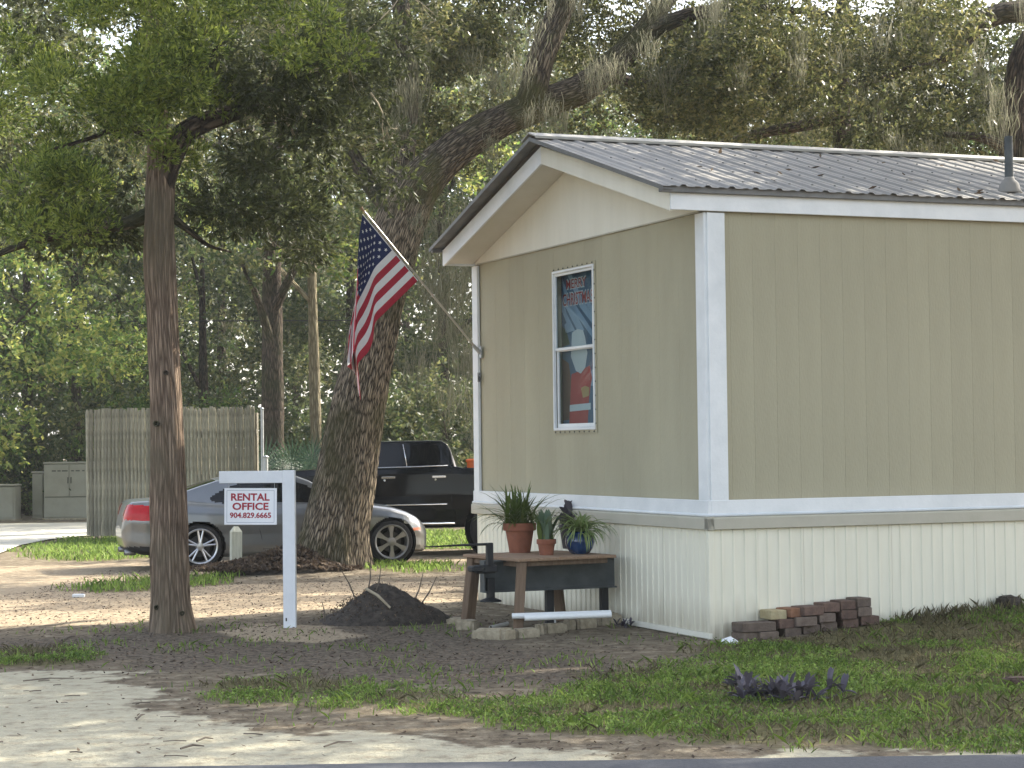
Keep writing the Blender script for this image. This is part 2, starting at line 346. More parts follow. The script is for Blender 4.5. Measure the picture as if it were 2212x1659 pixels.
def gridmesh(name, P, mats, parent=None, smooth=True, closed=False, keep=None, mi=None, uv=None, link_=True):
    # P: (rows, cols, 3); closed joins the last column to the first
    P = np.asarray(P, float); r, c = P.shape[:2]
    V = P.reshape(-1, 3); F = []
    I = np.arange(r*c).reshape(r, c)
    nxt = np.roll(I, -1, 1) if closed else I[:, 1:]
    cur = I if closed else I[:, :-1]
    Q = np.stack([cur[:-1], nxt[:-1], nxt[1:], cur[1:]], -1).reshape(-1, 4)
    K = None
    if keep is not None: K = np.asarray(keep).reshape(-1); Q = Q[K]
    me = bpy.data.meshes.new(name); me.from_pydata(V.tolist(), [], Q.tolist())
    for m in (mats if isinstance(mats, (list, tuple)) else [mats]): me.materials.append(MATS[m])
    if mi is not None:
        a = np.asarray(mi).reshape(-1); a = a[K] if K is not None else a; me.polygons.foreach_set('material_index', a.astype(np.int32))
    if smooth: me.polygons.foreach_set('use_smooth', [True]*len(Q))
    if uv is not None:
        UV = np.asarray(uv, float).reshape(-1, 2); l = me.uv_layers.new(name='UVMap')
        li = np.empty(len(me.loops), np.int32); me.loops.foreach_get('vertex_index', li); l.data.foreach_set('uv', UV[li].ravel())
    me.update()
    if keep is not None:
        b = bmesh.new(); b.from_mesh(me); bmesh.ops.delete(b, geom=[v for v in b.verts if not v.link_faces], context='VERTS'); b.to_mesh(me); b.free()
    o = bpy.data.objects.new(name, me); COL.objects.link(o); o.parent = parent
    return o
def text_mesh(name, txt, size, material, parent=None, bold=0., ext=.001, align='CENTER', spacing=1.0, sx=1.0):
    c = bpy.data.curves.new(name, 'FONT'); c.body = txt; c.size = size; c.offset = bold; c.extrude = ext; c.align_x = align; c.align_y = 'CENTER'; c.space_character = spacing; c.resolution_u = 3
    o = bpy.data.objects.new('tmp', c); COL.objects.link(o); dg = bpy.context.evaluated_depsgraph_get(); dg.update()
    me = bpy.data.meshes.new_from_object(o.evaluated_get(dg)); me.name = name; bpy.data.objects.remove(o); bpy.data.curves.remove(c)
    me.materials.clear(); me.materials.append(MATS[material])
    n = bpy.data.objects.new(name, me); COL.objects.link(n); n.parent = parent; n.scale = (sx, 1, 1)
    return n
def leaves(name, pts, size, material, parent=None, aspect=.42, flat=.5, droop=0, jitter=.5, mats=None, mi=None):
    n = len(pts); pts = np.asarray(pts, float)
    nr = rng.normal(size=(n, 3)); nr[:, 2] = nr[:, 2]+flat*2; nr /= np.linalg.norm(nr, axis=1)[:, None]
    t = rng.normal(size=(n, 3)); t[:, 2] -= droop; t -= (t*nr).sum(1)[:, None]*nr; t /= np.linalg.norm(t, axis=1)[:, None]
    b = np.cross(nr, t); Ln = size*(1-jitter/2+jitter*rng.random((n, 1))); Wd = Ln*aspect
    V = np.stack([pts-t*Ln*.5, pts+b*Wd*.5+t*Ln*.05, pts+t*Ln*.5, pts-b*Wd*.5+t*Ln*.05], 1)
    return npmesh(name, V, 4, mats or material, parent, mi)
def sprays(cent, rad, per_blob, per_spray, spread, flatten=.75):
    # blob centres -> sprays of leaves within the blobs
    cent = np.asarray(cent, float); rad = np.asarray(rad, float); out = []
    for c, r in zip(cent, rad):
        d = rng.normal(size=(per_blob, 3)); d /= np.linalg.norm(d, axis=1)[:, None]; q = d*(rng.random((per_blob, 1))**.45)*r; q[:, 2] *= flatten
        s = c+q
        ax = d+rng.normal(size=d.shape)*.5; ax[:, 2] -= .25; ax /= np.linalg.norm(ax, axis=1)[:, None]
        a = rng.random((per_blob, per_spray, 1))*spread*2
        out.append((s[:, None, :]+ax[:, None, :]*a+rng.normal(size=(per_blob, per_spray, 3))*spread*.28).reshape(-1, 3))
    return np.concatenate(out)
def spline(pts, n):
    P = np.asarray(pts, float); k = len(P)
    d = np.r_[0, np.cumsum(np.linalg.norm(np.diff(P[:, :3], axis=0), axis=1))]; s = np.linspace(0, d[-1], n); out = np.empty((n, P.shape[1]))
    T = np.gradient(P, d, axis=0)
    idx = np.clip(np.searchsorted(d, s, 'right')-1, 0, k-2); h = d[idx+1]-d[idx]; t = ((s-d[idx])/h)[:, None]; h = h[:, None]
    return (2*t**3-3*t**2+1)*P[idx]+(t**3-2*t**2+t)*h*T[idx]+(-2*t**3+3*t**2)*P[idx+1]+(t**3-t**2)*h*T[idx+1]
def limb(name, pts, material, parent, nseg=24, rows=60, rough=.06, seed=0, fine=0, flare=None):
    # pts: (x, y, z, radius); a bark tube with metre UVs and an uneven surface
    S_ = spline(pts, rows); P = S_[:, :3]; rad = np.maximum(S_[:, 3], .003)
    T = np.gradient(P, axis=0); T /= np.linalg.norm(T, axis=1)[:, None]
    ref = np.array([0, -1., 0]); A = []; B = []
    for t in T:
        a = ref-t*(ref@t); a /= np.linalg.norm(a); ref = a; A.append(a); B.append(np.cross(t, a))
    A = np.array(A); B = np.array(B); th = np.linspace(0, 2*math.pi, nseg+1)
    ln = np.r_[0, np.cumsum(np.linalg.norm(np.diff(P, axis=0), axis=1))]
    TH, LN = np.meshgrid(th, ln)
    per = lambda f, s: vnoise(np.cos(TH)*f+50, LN*f*.8+np.sin(TH)*f, s)-.5
    k = 1+rough*2*per(1.2, seed)+rough*per(3.2, seed+5)
    if fine: k = k+fine*(vnoise(np.cos(TH)*9+30, LN*2.2+np.sin(TH)*9, seed+9)-.5)
    if flare: k = k*(1+flare[0]*np.exp(-LN/flare[1])*(1+.5*np.sin(TH*5+seed)))
    RR = rad[:, None]*k
    V = P[:, None, :]+A[:, None, :]*(np.cos(TH)*RR)[..., None]+B[:, None, :]*(np.sin(TH)*RR)[..., None]
    uv = np.stack([TH*rad.max(), LN], -1)
    return gridmesh(name, V, material, parent, uv=uv)
def merge(objs, name, parent=None):
    # join several fresh meshes into one part
    b = bmesh.new(); mats = []
    for o in objs:
        n0 = len(b.faces); b.from_mesh(o.data); b.faces.ensure_lookup_table()
        m = o.data.materials[0]
        if m not in mats: mats.append(m)
        for f in b.faces[n0:]: f.material_index = mats.index(m)
    me = bpy.data.meshes.new(name); b.to_mesh(me); b.free()
    for m in mats: me.materials.append(m)
    for o in objs: d = o.data; bpy.data.objects.remove(o); bpy.data.meshes.remove(d)
    o = bpy.data.objects.new(name, me); COL.objects.link(o); o.parent = parent
    return o
def moss_strands(name, anchors, parent, per=26, length=(.4, 1.1), width=.012, spread=.12):
    Vs = []
    for p in anchors:
        p = np.asarray(p, float); sc = p[3] if len(p) > 3 else 1.0; n = max(4, int(per*sc))
        L0 = rng.uniform(*length)*sc
        o = p[:3]+rng.normal(size=(n, 3))*np.array([spread*sc, spread*sc, .08])
        Ls = L0*rng.random(n)**.6; seg = 6; c = o.copy(); dr = rng.normal(size=(n, 3))*.12; dr[:, 2] = 0; ph0 = rng.uniform(0, 6.28, n)
        cen = p[:3].copy()
        wv = rng.normal(size=(n, 3)); wv[:, 2] = 0; wv /= np.linalg.norm(wv, axis=1)[:, None]
        w0 = width*rng.uniform(.5, 1.5, (n, 1))
        for s in range(seg):
            q = c+np.array([0, 0, -1.])*(Ls/seg)[:, None]+dr*(Ls/seg)[:, None]+rng.normal(size=(n, 3))*.014
            q[:, 0] += np.sin(ph0+s*1.9)*.022; q[:, 1] += np.cos(ph0+s*2.3)*.022
            q[:, :2] += (cen[:2]-q[:, :2])*.12
            w1 = w0*(1-(s+1)/seg*.75)
            Vs.append(np.stack([c-wv*w0/2, c+wv*w0/2, q+wv*w1/2, q-wv*w1/2], 1)); c = q; w0 = w1
    return npmesh(name, np.concatenate(Vs), 4, 'moss', parent)
# ------------------------------------------------------------------ ground
def pxpoly(pts, z=0.0): return np.array([gnd(x, y, z)[:2] for x, y in pts])
def sdf(poly, X, Y):
    n = len(poly); d = np.full(X.shape, 1e9); ins = np.zeros(X.shape, bool)
    for i in range(n):
        a = poly[i]; b = poly[(i+1) % n]; e = b-a; wx = X-a[0]; wy = Y-a[1]
        t = np.clip((wx*e[0]+wy*e[1])/(e@e), 0, 1); d = np.minimum(d, np.hypot(wx-t*e[0], wy-t*e[1]))
        c = ((a[1] > Y) != (b[1] > Y)) & (X < (b[0]-a[0])*(Y-a[1])/(b[1]-a[1]+1e-12)+a[0]); ins ^= c
    return np.where(ins, d, -d)
Z_SAND = [pxpoly([(-900, 1445), (0, 1447), (250, 1458), (370, 1500), (450, 1562), (640, 1585), (900, 1592), (1130, 1605), (1500, 1630), (2300, 1632), (2400, 1700), (-900, 1700)])]
Z_HUM = [pxpoly([(-300, 1385), (120, 1375), (330, 1352), (440, 1352), (660, 1370), (700, 1330), (940, 1330), (1000, 1378), (1200, 1402), (1310, 1432), (1320, 1478), (1100, 1478), (860, 1470), (600, 1450), (250, 1436), (-300, 1440)])]
Z_GRASS = [pxpoly([(1570, 1396), (1700, 1385), (1900, 1350), (2400, 1310), (2600, 1630), (2212, 1625), (1900, 1606), (1500, 1612), (1200, 1596), (1090, 1560), (1210, 1500), (1380, 1452), (1500, 1420)]),
           pxpoly([(690, 1478), (930, 1490), (1040, 1520), (1000, 1548), (760, 1540), (650, 1520)]), pxpoly([(370, 1478), (520, 1462), (690, 1482), (640, 1525), (470, 1510)]),
           pxpoly([(0, 1400), (180, 1390), (260, 1425), (120, 1440), (-100, 1440)]),
           pxpoly([(798, 1206), (1000, 1204), (1030, 1222), (900, 1228), (800, 1224)]), pxpoly([(60, 1207), (75, 1190), (190, 1166), (330, 1166), (330, 1205), (200, 1212)], -.1),
           pxpoly([(130, 1262), (300, 1240), (480, 1236), (470, 1256), (300, 1272), (150, 1275)], -.03),
           np.array([[-9, 36.], [4, 34.5], [12, 38], [12, 44], [-4, 42], [-9, 41]])]
Z_PALE_LIT = [pxpoly([(440, 1366), (560, 1350), (720, 1352), (810, 1372), (700, 1392), (520, 1386)]), pxpoly([(-300, 1225), (200, 1222), (500, 1250), (1000, 1240), (1000, 1330), (680, 1330), (400, 1345), (-300, 1365)]),
         np.array([[-12, 26], [-6.2, 27.6], [-2, 29.6], [3, 30.4], [8, 31], [8, 33.6], [2, 33.2], [-5, 32.4], [-12, 30]])]  # pale sand patch and drive, plus dirt with sunlight put into its colour
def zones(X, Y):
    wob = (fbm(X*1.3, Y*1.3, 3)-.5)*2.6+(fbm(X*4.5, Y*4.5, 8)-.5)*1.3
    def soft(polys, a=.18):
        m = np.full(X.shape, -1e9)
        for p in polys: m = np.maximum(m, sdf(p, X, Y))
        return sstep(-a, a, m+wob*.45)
    sand = soft(Z_SAND); hum = soft(Z_HUM, .4); gr = soft(Z_GRASS, .45); lt = soft(Z_PALE_LIT, .4)*.75
    pale = sstep(-.12, .2, sdf(Z_PALE_LIT[0], X, Y)+wob*.12); hum = hum*(1-pale); lt = np.maximum(lt, pale)
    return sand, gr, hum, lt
def gridline(a, b, step, far, grow):
    mid = list(np.arange(a, b+1e-6, step)); lo = []; hi = []; s = step; x = a
    while x > -far: s *= grow; x -= s; lo.append(x)
    s = step; x = b
    while x < far: s *= grow; x += s; hi.append(x)
    return np.array(lo[::-1]+mid+hi)
gx = gridline(-7, 6.5, .09, 500, 1.22); gy = gridline(9.4, 32, .09, 600, 1.2)
GX, GY = np.meshgrid(gx, gy)
go = gridmesh('ground', np.stack([GX, GY, G(GX, GY)], -1), 'dark_void')
tag(go, 'sandy yard ground with leaf litter under the trees', 'ground', kind='structure')
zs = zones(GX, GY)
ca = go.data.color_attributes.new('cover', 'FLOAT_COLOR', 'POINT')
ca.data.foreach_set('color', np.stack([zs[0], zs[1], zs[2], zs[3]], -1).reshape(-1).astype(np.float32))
m, t, N, L = _new('yard')
o = N.new('ShaderNodeOutputMaterial'); b = N.new('ShaderNodeBsdfPrincipled'); L.new(b.outputs[0], o.inputs[0]); b.inputs['Roughness'].default_value = 1; b.inputs['Specular IOR Level'].default_value = .1
tc = N.new('ShaderNodeTexCoord'); at_ = N.new('ShaderNodeAttribute'); at_.attribute_name = 'cover'
sp = N.new('ShaderNodeSeparateColor'); L.new(at_.outputs['Color'], sp.inputs[0])
def NZ(sc, det=6, rough=.65, st=None):
    n = N.new('ShaderNodeTexNoise'); n.inputs['Scale'].default_value = sc; n.inputs['Detail'].default_value = det; n.inputs['Roughness'].default_value = rough
    if st:
        mp = N.new('ShaderNodeMapping'); mp.inputs['Scale'].default_value = st; L.new(tc.outputs['Object'], mp.inputs[0]); L.new(mp.outputs[0], n.inputs['Vector'])
    else: L.new(tc.outputs['Object'], n.inputs['Vector'])
    return n.outputs['Fac']
n1 = NZ(7); n2 = NZ(1.6, 4); n3 = NZ(40, 3); n4 = NZ(16, 5)
def edge(mask, nz, k=1.2):
    a = N.new('ShaderNodeMath'); a.operation = 'MULTIPLY_ADD'; a.inputs[1].default_value = k; a.inputs[2].default_value = -k/2; L.new(nz, a.inputs[0])
    c = N.new('ShaderNodeMath'); c.operation = 'ADD'; L.new(a.outputs[0], c.inputs[0]); L.new(mask, c.inputs[1])
    r = N.new('ShaderNodeMapRange'); r.interpolation_type = 'SMOOTHSTEP'; r.inputs[1].default_value = .2; r.inputs[2].default_value = .8; L.new(c.outputs[0], r.inputs[0]); return r.outputs[0]
def MIX(f, a, bb):
    x = N.new('ShaderNodeMix'); x.data_type = 'RGBA'; L.new(f, x.inputs[0]); L.new(a, x.inputs[6]); L.new(bb, x.inputs[7]); return x.outputs[2]
def RC(nz, stops): r = _ramp(N, stops); L.new(nz, r.inputs[0]); return r.outputs[0]
base = RC(n1, [(.3, (.085, .066, .046)), (.5, (.175, .143, .10)), (.68, (.29, .245, .175))])
pale_lit = RC(n4, [(.28, (.2, .15, .1)), (.5, (.37, .295, .2)), (.7, (.47, .395, .285))])  # paler ramp: pale sand, and sunlight painted on the middle dirt band
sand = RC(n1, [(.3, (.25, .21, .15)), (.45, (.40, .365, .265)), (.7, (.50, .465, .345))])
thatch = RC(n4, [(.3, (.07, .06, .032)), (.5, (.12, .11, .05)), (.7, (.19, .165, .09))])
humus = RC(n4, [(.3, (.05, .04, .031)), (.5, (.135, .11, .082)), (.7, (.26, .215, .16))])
c = MIX(edge(at_.outputs['Alpha'], n1), base, pale_lit)
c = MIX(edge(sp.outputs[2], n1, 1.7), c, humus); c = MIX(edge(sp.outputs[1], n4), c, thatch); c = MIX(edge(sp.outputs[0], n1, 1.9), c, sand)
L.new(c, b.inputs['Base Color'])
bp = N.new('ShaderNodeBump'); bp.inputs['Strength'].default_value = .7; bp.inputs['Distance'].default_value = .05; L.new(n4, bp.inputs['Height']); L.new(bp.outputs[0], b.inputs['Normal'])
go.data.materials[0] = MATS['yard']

def sheet(name, poly, material, lift, label, cat, step=.5):
    # a thin surface laid on the ground, cut into strips so that it follows the ground
    poly = np.asarray(poly, float); b_ = bmesh.new(); f = b_.faces.new([b_.verts.new((x, y, 0)) for x, y in poly])
    for ax, (lo, hi) in enumerate(zip(poly.min(0), poly.max(0))):
        for q in np.arange(lo+step, hi, step):
            nrm = [0, 0, 0]; nrm[ax] = 1; co = [0, 0, 0]; co[ax] = q
            bmesh.ops.bisect_plane(b_, geom=b_.faces[:]+b_.edges[:]+b_.verts[:], plane_co=co, plane_no=nrm)
    for v in b_.verts: v.co.z = Gf(v.co.x, v.co.y)+lift
    bmesh.ops.recalc_face_normals(b_, faces=b_.faces)
    me = bpy.data.meshes.new(name); b_.to_mesh(me); b_.free(); me.materials.append(MATS[material])
    if me.polygons and me.polygons[0].normal.z < 0: me.flip_normals()
    o = bpy.data.objects.new(name, me); COL.objects.link(o); return tag(o, label, cat, kind='structure')
pr = [p for p in pxpoly([(330, 1127), (190, 1131), (0, 1133), (-260, 1134), (-520, 1150), (-520, 1215), (-200, 1206), (0, 1198), (45, 1180), (105, 1168), (180, 1160), (250, 1157), (330, 1152)], -.1)]
sheet('gravel_road', pr, 'pale_road', .03, 'pale sunlit sand road curving past the wooden fence', 'road', 2.0)
e0 = gnd(860, 1661); e1 = gnd(2212, 1642); dr = (e1-e0)/np.linalg.norm(e1-e0); nr_ = np.array([dr[1], -dr[0], 0])
q = [(e0-dr*.2)[:2], (e0+dr*60)[:2], (e0+dr*60+nr_*5)[:2], (e0-dr*60+nr_*5)[:2], (e0-dr*60+nr_*.5)[:2]]
sheet('made_up_road', q, 'asphalt', .03, 'grey strip made up as a road edge along the near side of the yard', 'road', 6.0)  # made-up road for a grey strip taken for a vehicle sill

# ------------------------------------------------------------------ mobile home
W, LEN = 5.37, 10.0
SL = .287
home = thing('mobile_home', HC, 'tan mobile home with white trim, cream skirting and grey ribbed metal roof', 'mobile home', YAW)
def strip(a, b_, z0, z1, face, th=.03, g=.0032, ztop=None):
    # board with bevelled long edges; a..b along the wall, outer face at 0
    pl = [(a+.0001, th), (a+.0001, g*.6), (a+g, 0), (b_-g, 0), (b_-.0001, g*.6), (b_-.0001, th)]
    mb = MB(); n = len(pl); zt = ztop or (lambda x: z1)
    P = (lambda p, z: (p[1], p[0], z)) if face == 'g' else (lambda p, z: (p[0], p[1], z))
    vs = [P(p, z0) for p in pl]+[P(p, zt(p[0])) for p in pl]
    mb.add(vs, [tuple(range(n)), tuple(range(2*n-1, n-1, -1))]+[(i, i+n, (i+1) % n+n, (i+1) % n) for i in range(n)])
    return mb
SB, ST = 1.10, 3.625
WV0, WV1, WZ0, WZ1 = 2.275, 3.245, 1.80, 3.375           # window opening in the gable wall
gv = [.0, .197, .54, .93, 1.355, 1.71, 2.115, 2.5, 2.905, 3.247, 3.65, 4.02, 4.41, 4.8, 5.19, W]
for a, b_ in zip(gv[:-1], gv[1:]):
    if b_ <= WV0+.01 or a >= WV1-.01: strip(a, b_, SB, ST, 'g').build('siding_panel', 'siding', home, loc=(.012, 0, 0))
    else:
        strip(a, b_, WZ1, ST, 'g').build('siding_panel', 'siding', home, loc=(.012, 0, 0)); strip(a, b_, SB, WZ0, 'g').build('siding_panel', 'siding', home, loc=(.012, 0, 0))
        if a < WV0-.02: strip(a, WV0, WZ0, WZ1, 'g').build('siding_panel', 'siding', home, loc=(.012, 0, 0))
        if b_ > WV1+.02: strip(WV1, b_, WZ0, WZ1, 'g').build('siding_panel', 'siding', home, loc=(.012, 0, 0))
me = strip(0, .2225, SB, ST, 'r').mesh('siding_panel', 'siding'); k = 0
while .0052+.2225*k < LEN-.2:
    link('siding_panel', me, home, (.0052+.2225*k, .012, 0)); k += 1
core = MB()
for (u0, u1, v0, v1, z0, z1) in ((.05, LEN, .05, .09, .3, 3.7), (.05, LEN, W-.05, W-.01, -.3, 3.7), (.05, .09, .09, WV0, .3, 3.7), (.05, .09, WV1, W-.05, .3, 3.7), (.05, .09, WV0, WV1, .3, WZ0), (.05, .09, WV0, WV1, WZ1, 3.7), (LEN-.04, LEN, .09, W-.05, -.3, 3.7), (.09, LEN, .09, W-.05, 1.1, 1.15)):
    core.box(((u0+u1)/2, (v0+v1)/2, (z0+z1)/2), (u1-u0, v1-v0, z1-z0))
core.build('wall', 'siding', home)
# white gable boards
gb = [0, .36, .76, 1.16, 1.56, 1.96, 2.33, 2.685, 3.08, 3.48, 3.88, 4.28, 4.68, 5.05, W]
for a, b_ in zip(gb[:-1], gb[1:]):
    strip(a, b_, 3.632, 4, 'g', ztop=lambda v: 3.66+.278*min(v, W-v)).build('gable_board', 'gable_board', home, loc=(.004, 0, 0))
MB().box((.0, W/2, 3.628), (.02, W-.2, .012)).build('drip_strip', 'taupe_trim', home)
# corner, base and rail trim
mb = MB(); mb.box((-.012, .066, 2.38), (.03, .158, 2.46), bev=.003); mb.box((.085, -.012, 2.38), (.168, .03, 2.46), bev=.003); mb.build('corner_trim', 'white_paint', home)
MB().box((-.012, W-.062, 2.36), (.03, .15, 2.5), bev=.003).build('corner_trim', 'white_paint', home)
MB().box((-.014, W/2, 1.112), (.034, W+.06, .125), bev=.004).build('base_trim', 'white_paint', home)
MB().box((LEN/2+.01, -.014, 1.112), (LEN+.02, .034, .125), bev=.004).build('base_trim', 'white_paint', home)
MB().tube([(-.03, -.03, 1.048), (-.03, W+.04, 1.048)], .014).tube([(-.03, -.03, 1.048), (LEN, -.03, 1.048)], .014).build('quarter_round', 'white_paint', home, True)
rail = [(0, 1.038), (-.035, 1.033), (-.042, 1.02), (-.042, .93), (-.03, .925), (.02, .925), (.02, 1.038)]
mb = MB(); mb.prism([(a, z) for a, z in rail], -.042, W+.07, 'y'); mb.build('skirt_rail', 'taupe_trim', home)
mb = MB(); mb.prism([(a, z) for a, z in rail], -.042, LEN, 'x'); mb.build('skirt_rail', 'taupe_trim', home)
# skirting: ribbed panels, stained near the ground
def skirtmat(name, amount, zoff):
    m, t, N, L = _new(name)
    o = N.new('ShaderNodeOutputMaterial'); b = N.new('ShaderNodeBsdfPrincipled'); L.new(b.outputs[0], o.inputs[0]); b.inputs['Roughness'].default_value = .5
    tc = N.new('ShaderNodeTexCoord'); sx = N.new('ShaderNodeSeparateXYZ'); L.new(tc.outputs['Object'], sx.inputs[0])
    mp = N.new('ShaderNodeMapping'); mp.inputs['Scale'].default_value = (14, 14, 1.6); L.new(tc.outputs['Object'], mp.inputs[0])
    oi = N.new('ShaderNodeObjectInfo'); va = N.new('ShaderNodeVectorMath'); va.operation = 'ADD'; L.new(mp.outputs[0], va.inputs[0]); L.new(oi.outputs['Location'], va.inputs[1])
    n = N.new('ShaderNodeTexNoise'); n.inputs['Scale'].default_value = 1; n.inputs['Detail'].default_value = 5; L.new(va.outputs[0], n.inputs['Vector'])
    r = N.new('ShaderNodeMapRange'); r.inputs[1].default_value = zoff+.55*amount; r.inputs[2].default_value = zoff-.05; L.new(sx.outputs[2], r.inputs[0])
    mu = N.new('ShaderNodeMath'); mu.operation = 'MULTIPLY'; L.new(r.outputs[0], mu.inputs[0]); L.new(n.outputs['Fac'], mu.inputs[1])
    r2 = N.new('ShaderNodeMapRange'); r2.inputs[1].default_value = .16; r2.inputs[2].default_value = .60; r2.inputs[4].default_value = .75; L.new(mu.outputs[0], r2.inputs[0])
    c0 = _ramp(N, [(.3, (.71, .68, .545)), (.7, (.77, .74, .60))]); L.new(n.outputs['Fac'], c0.inputs[0])
    mx = N.new('ShaderNodeMix'); mx.data_type = 'RGBA'; L.new(r2.outputs[0], mx.inputs[0]); L.new(c0.outputs[0], mx.inputs[6]); mx.inputs[7].default_value = (.19, .145, .08, 1)
    L.new(mx.outputs[2], b.inputs['Base Color'])
skirtmat('skirting_clean', .35, .05); skirtmat('skirting_stained', 1.0, .0)
def skirt_mesh(face, width, nr, material):
    p = width/nr; prof = []
    for i in range(nr):
        a = i*p; prof += [(a, .0), (a+p*.70, .0), (a+p*.77, -.008), (a+p*.86, -.008), (a+p*.92, .0)]
    prof.append((width, .0)); mb = MB(); n = len(prof)
    P = (lambda p_, z: (p_[1]+.0, p_[0], z)) if face == 'g' else (lambda p_, z: (p_[0], p_[1], z))
    mb.add([P(q_, -.3) for q_ in prof]+[P(q_, .93) for q_ in prof], [(i, i+1, i+1+n, i+n) for i in range(n-1)])
    return mb.mesh('skirting_panel', material)
pw = .443
mr = [skirt_mesh('r', pw, 4, 'skirting_clean'), skirt_mesh('r', pw, 4, 'skirting_stained')]
for i in range(int(LEN/pw)): link('skirting_panel', mr[1 if i == 0 else 0], home, (.02+i*pw, .002*(i % 2), 0))
mg = [skirt_mesh('g', W/12, 4, 'skirting_clean'), skirt_mesh('g', W/12, 4, 'skirting_stained')]
for i in range(12): link('skirting_panel', mg[1 if i < 3 else 0], home, (.002*(i % 2), i*W/12, 0))
MB().box((.0, .01, .32), (.05, .05, 1.21), bev=.006).build('skirting_corner', 'skirting_stained', home)
# eaves and roof
FB = 3.62
mb = MB(); mb.box((LEN/2-.175, -.04, FB+.085), (LEN+.35, .022, .17), bev=.003); mb.build('eave_fascia', 'white_paint', home)
mb = MB(); mb.box((LEN/2-.175, W+.04, FB+.085), (LEN+.35, .022, .17), bev=.003); mb.build('eave_fascia', 'white_paint', home)
fz = lambda v: FB+.278*v
mb = MB(); mb.prism([(-.028, fz(-.028)), (W/2-.001, fz(W/2)), (W/2-.001, fz(W/2)+.168), (-.028, fz(-.028)+.172)], -.352, -.33, 'x'); mb.build('rake_fascia', 'gable_board', home)
mb = MB(); mb.prism([(W+.028, fz(-.028)), (W/2+.001, fz(W/2)), (W/2+.001, fz(W/2)+.168), (W+.028, fz(-.028)+.172)], -.352, -.33, 'x'); mb.build('rake_fascia', 'white_paint', home)
for sgn in (0, 1):
    vv = (lambda v: v) if sgn == 0 else (lambda v: W-v)
    mb = MB(); mb.prism([(vv(-.028), fz(-.028)+.03), (vv(W/2), fz(W/2)+.03), (vv(W/2), fz(W/2)+.05), (vv(-.028), fz(-.028)+.05)], -.329, .0, 'x'); mb.build('soffit', 'soffit', home)
RZ = 3.845
def roof_panel_mesh():
    mb = MB(); prof = []; p = .2286
    for i in range(4):
        a = i*p; prof += [(a, 0), (a+p*.28, .0), (a+p*.33, .005), (a+p*.5, .006), (a+p*.56, 0), (a+p-.075, 0), (a+p-.052, .017), (a+p-.02, .017)]
    prof.append((4*p, 0)); n = len(prof); rows = 6; v0, v1 = -.14, W/2-.02
    vs = []
    for r_ in range(rows):
        v = v0+(v1-v0)*r_/(rows-1); vs += [(x, v, RZ+SL*v+h) for x, h in prof]
    mb.add(vs, [(r_*n+i, r_*n+i+1, (r_+1)*n+i+1, (r_+1)*n+i) for r_ in range(rows-1) for i in range(n-1)])
    return mb.mesh('roof_panel', 'roof_metal')
me = roof_panel_mesh()
for i in range(12):
    link('roof_panel', me, home, (-.465+i*.9144, 0, .001*(i % 2)))
    link('roof_panel', me, home, (-.465+(i+1)*.9144, W, .001*(i % 2)), (0, 0, math.pi))
PK = RZ+SL*W/2
mb = MB(); cp = [(-.17, PK-SL*.17+.02), (-.168, PK-SL*.168+.044), (-.03, PK-SL*.03+.046), (0, PK+.05), (.03, PK-SL*.03+.046), (.168, PK-SL*.168+.044), (.17, PK-SL*.17+.02), (.155, PK-SL*.155+.030), (0, PK+.034), (-.155, PK-SL*.155+.030)]
mb.prism([(W/2+a, z) for a, z in cp], -.48, LEN+.3, 'x'); mb.build('ridge_cap', 'ridge_metal', home)
sc = MB()
for i in range(46):
    for v in (.12, .72, 1.32, 1.92, 2.38):
        sc.lathe([(.011, 0), (.011, .006), (0, .008)], 6, (-.465+.2286*i+.215+.0, v, RZ+SL*v+.02))
tag(sc.build('roof_screw', 'drip_metal', home), kind='stuff')
for v0 in (-.075, W+.075): MB().box((LEN/2-.23, v0, 3.79), (LEN+.47, .05, .058), bev=.004).build('drip_edge', 'drip_metal', home)
for sgn in (0, 1):
    vv = (lambda v: v) if sgn == 0 else (lambda v: W-v)
    mb = MB(); mb.prism([(vv(-.14), RZ+SL*-.14-.035), (vv(W/2), PK-.035), (vv(W/2), PK+.004), (vv(-.14), RZ+SL*-.14+.004)], -.474, -.467, 'x'); mb.build('rake_trim', 'drip_metal', home)
    mb = MB(); mb.prism([(vv(-.12), RZ+SL*-.12-.03), (vv(W/2), PK-.03), (vv(W/2), PK-.018), (vv(-.12), RZ+SL*-.12-.018)], -.464, -.353, 'x'); mb.build('rake_flashing', 'drip_metal', home)
mb = MB(); zv = RZ+SL*.36
pipe = MB().lathe([(.042, 0), (.038, .52), (.03, .52), (.03, .4)], 16, (3.37, .36, zv)).build('vent_pipe', 'frame_steel', home, True, auto=40)
MB().lathe([(.115, 0), (.112, .015), (.1, .04), (.09, .08), (.07, .11), (.048, .13), (.043, .15)], 20, (3.37, .36, zv-.01)).build('pipe_boot', 'roof_metal', pipe, True)
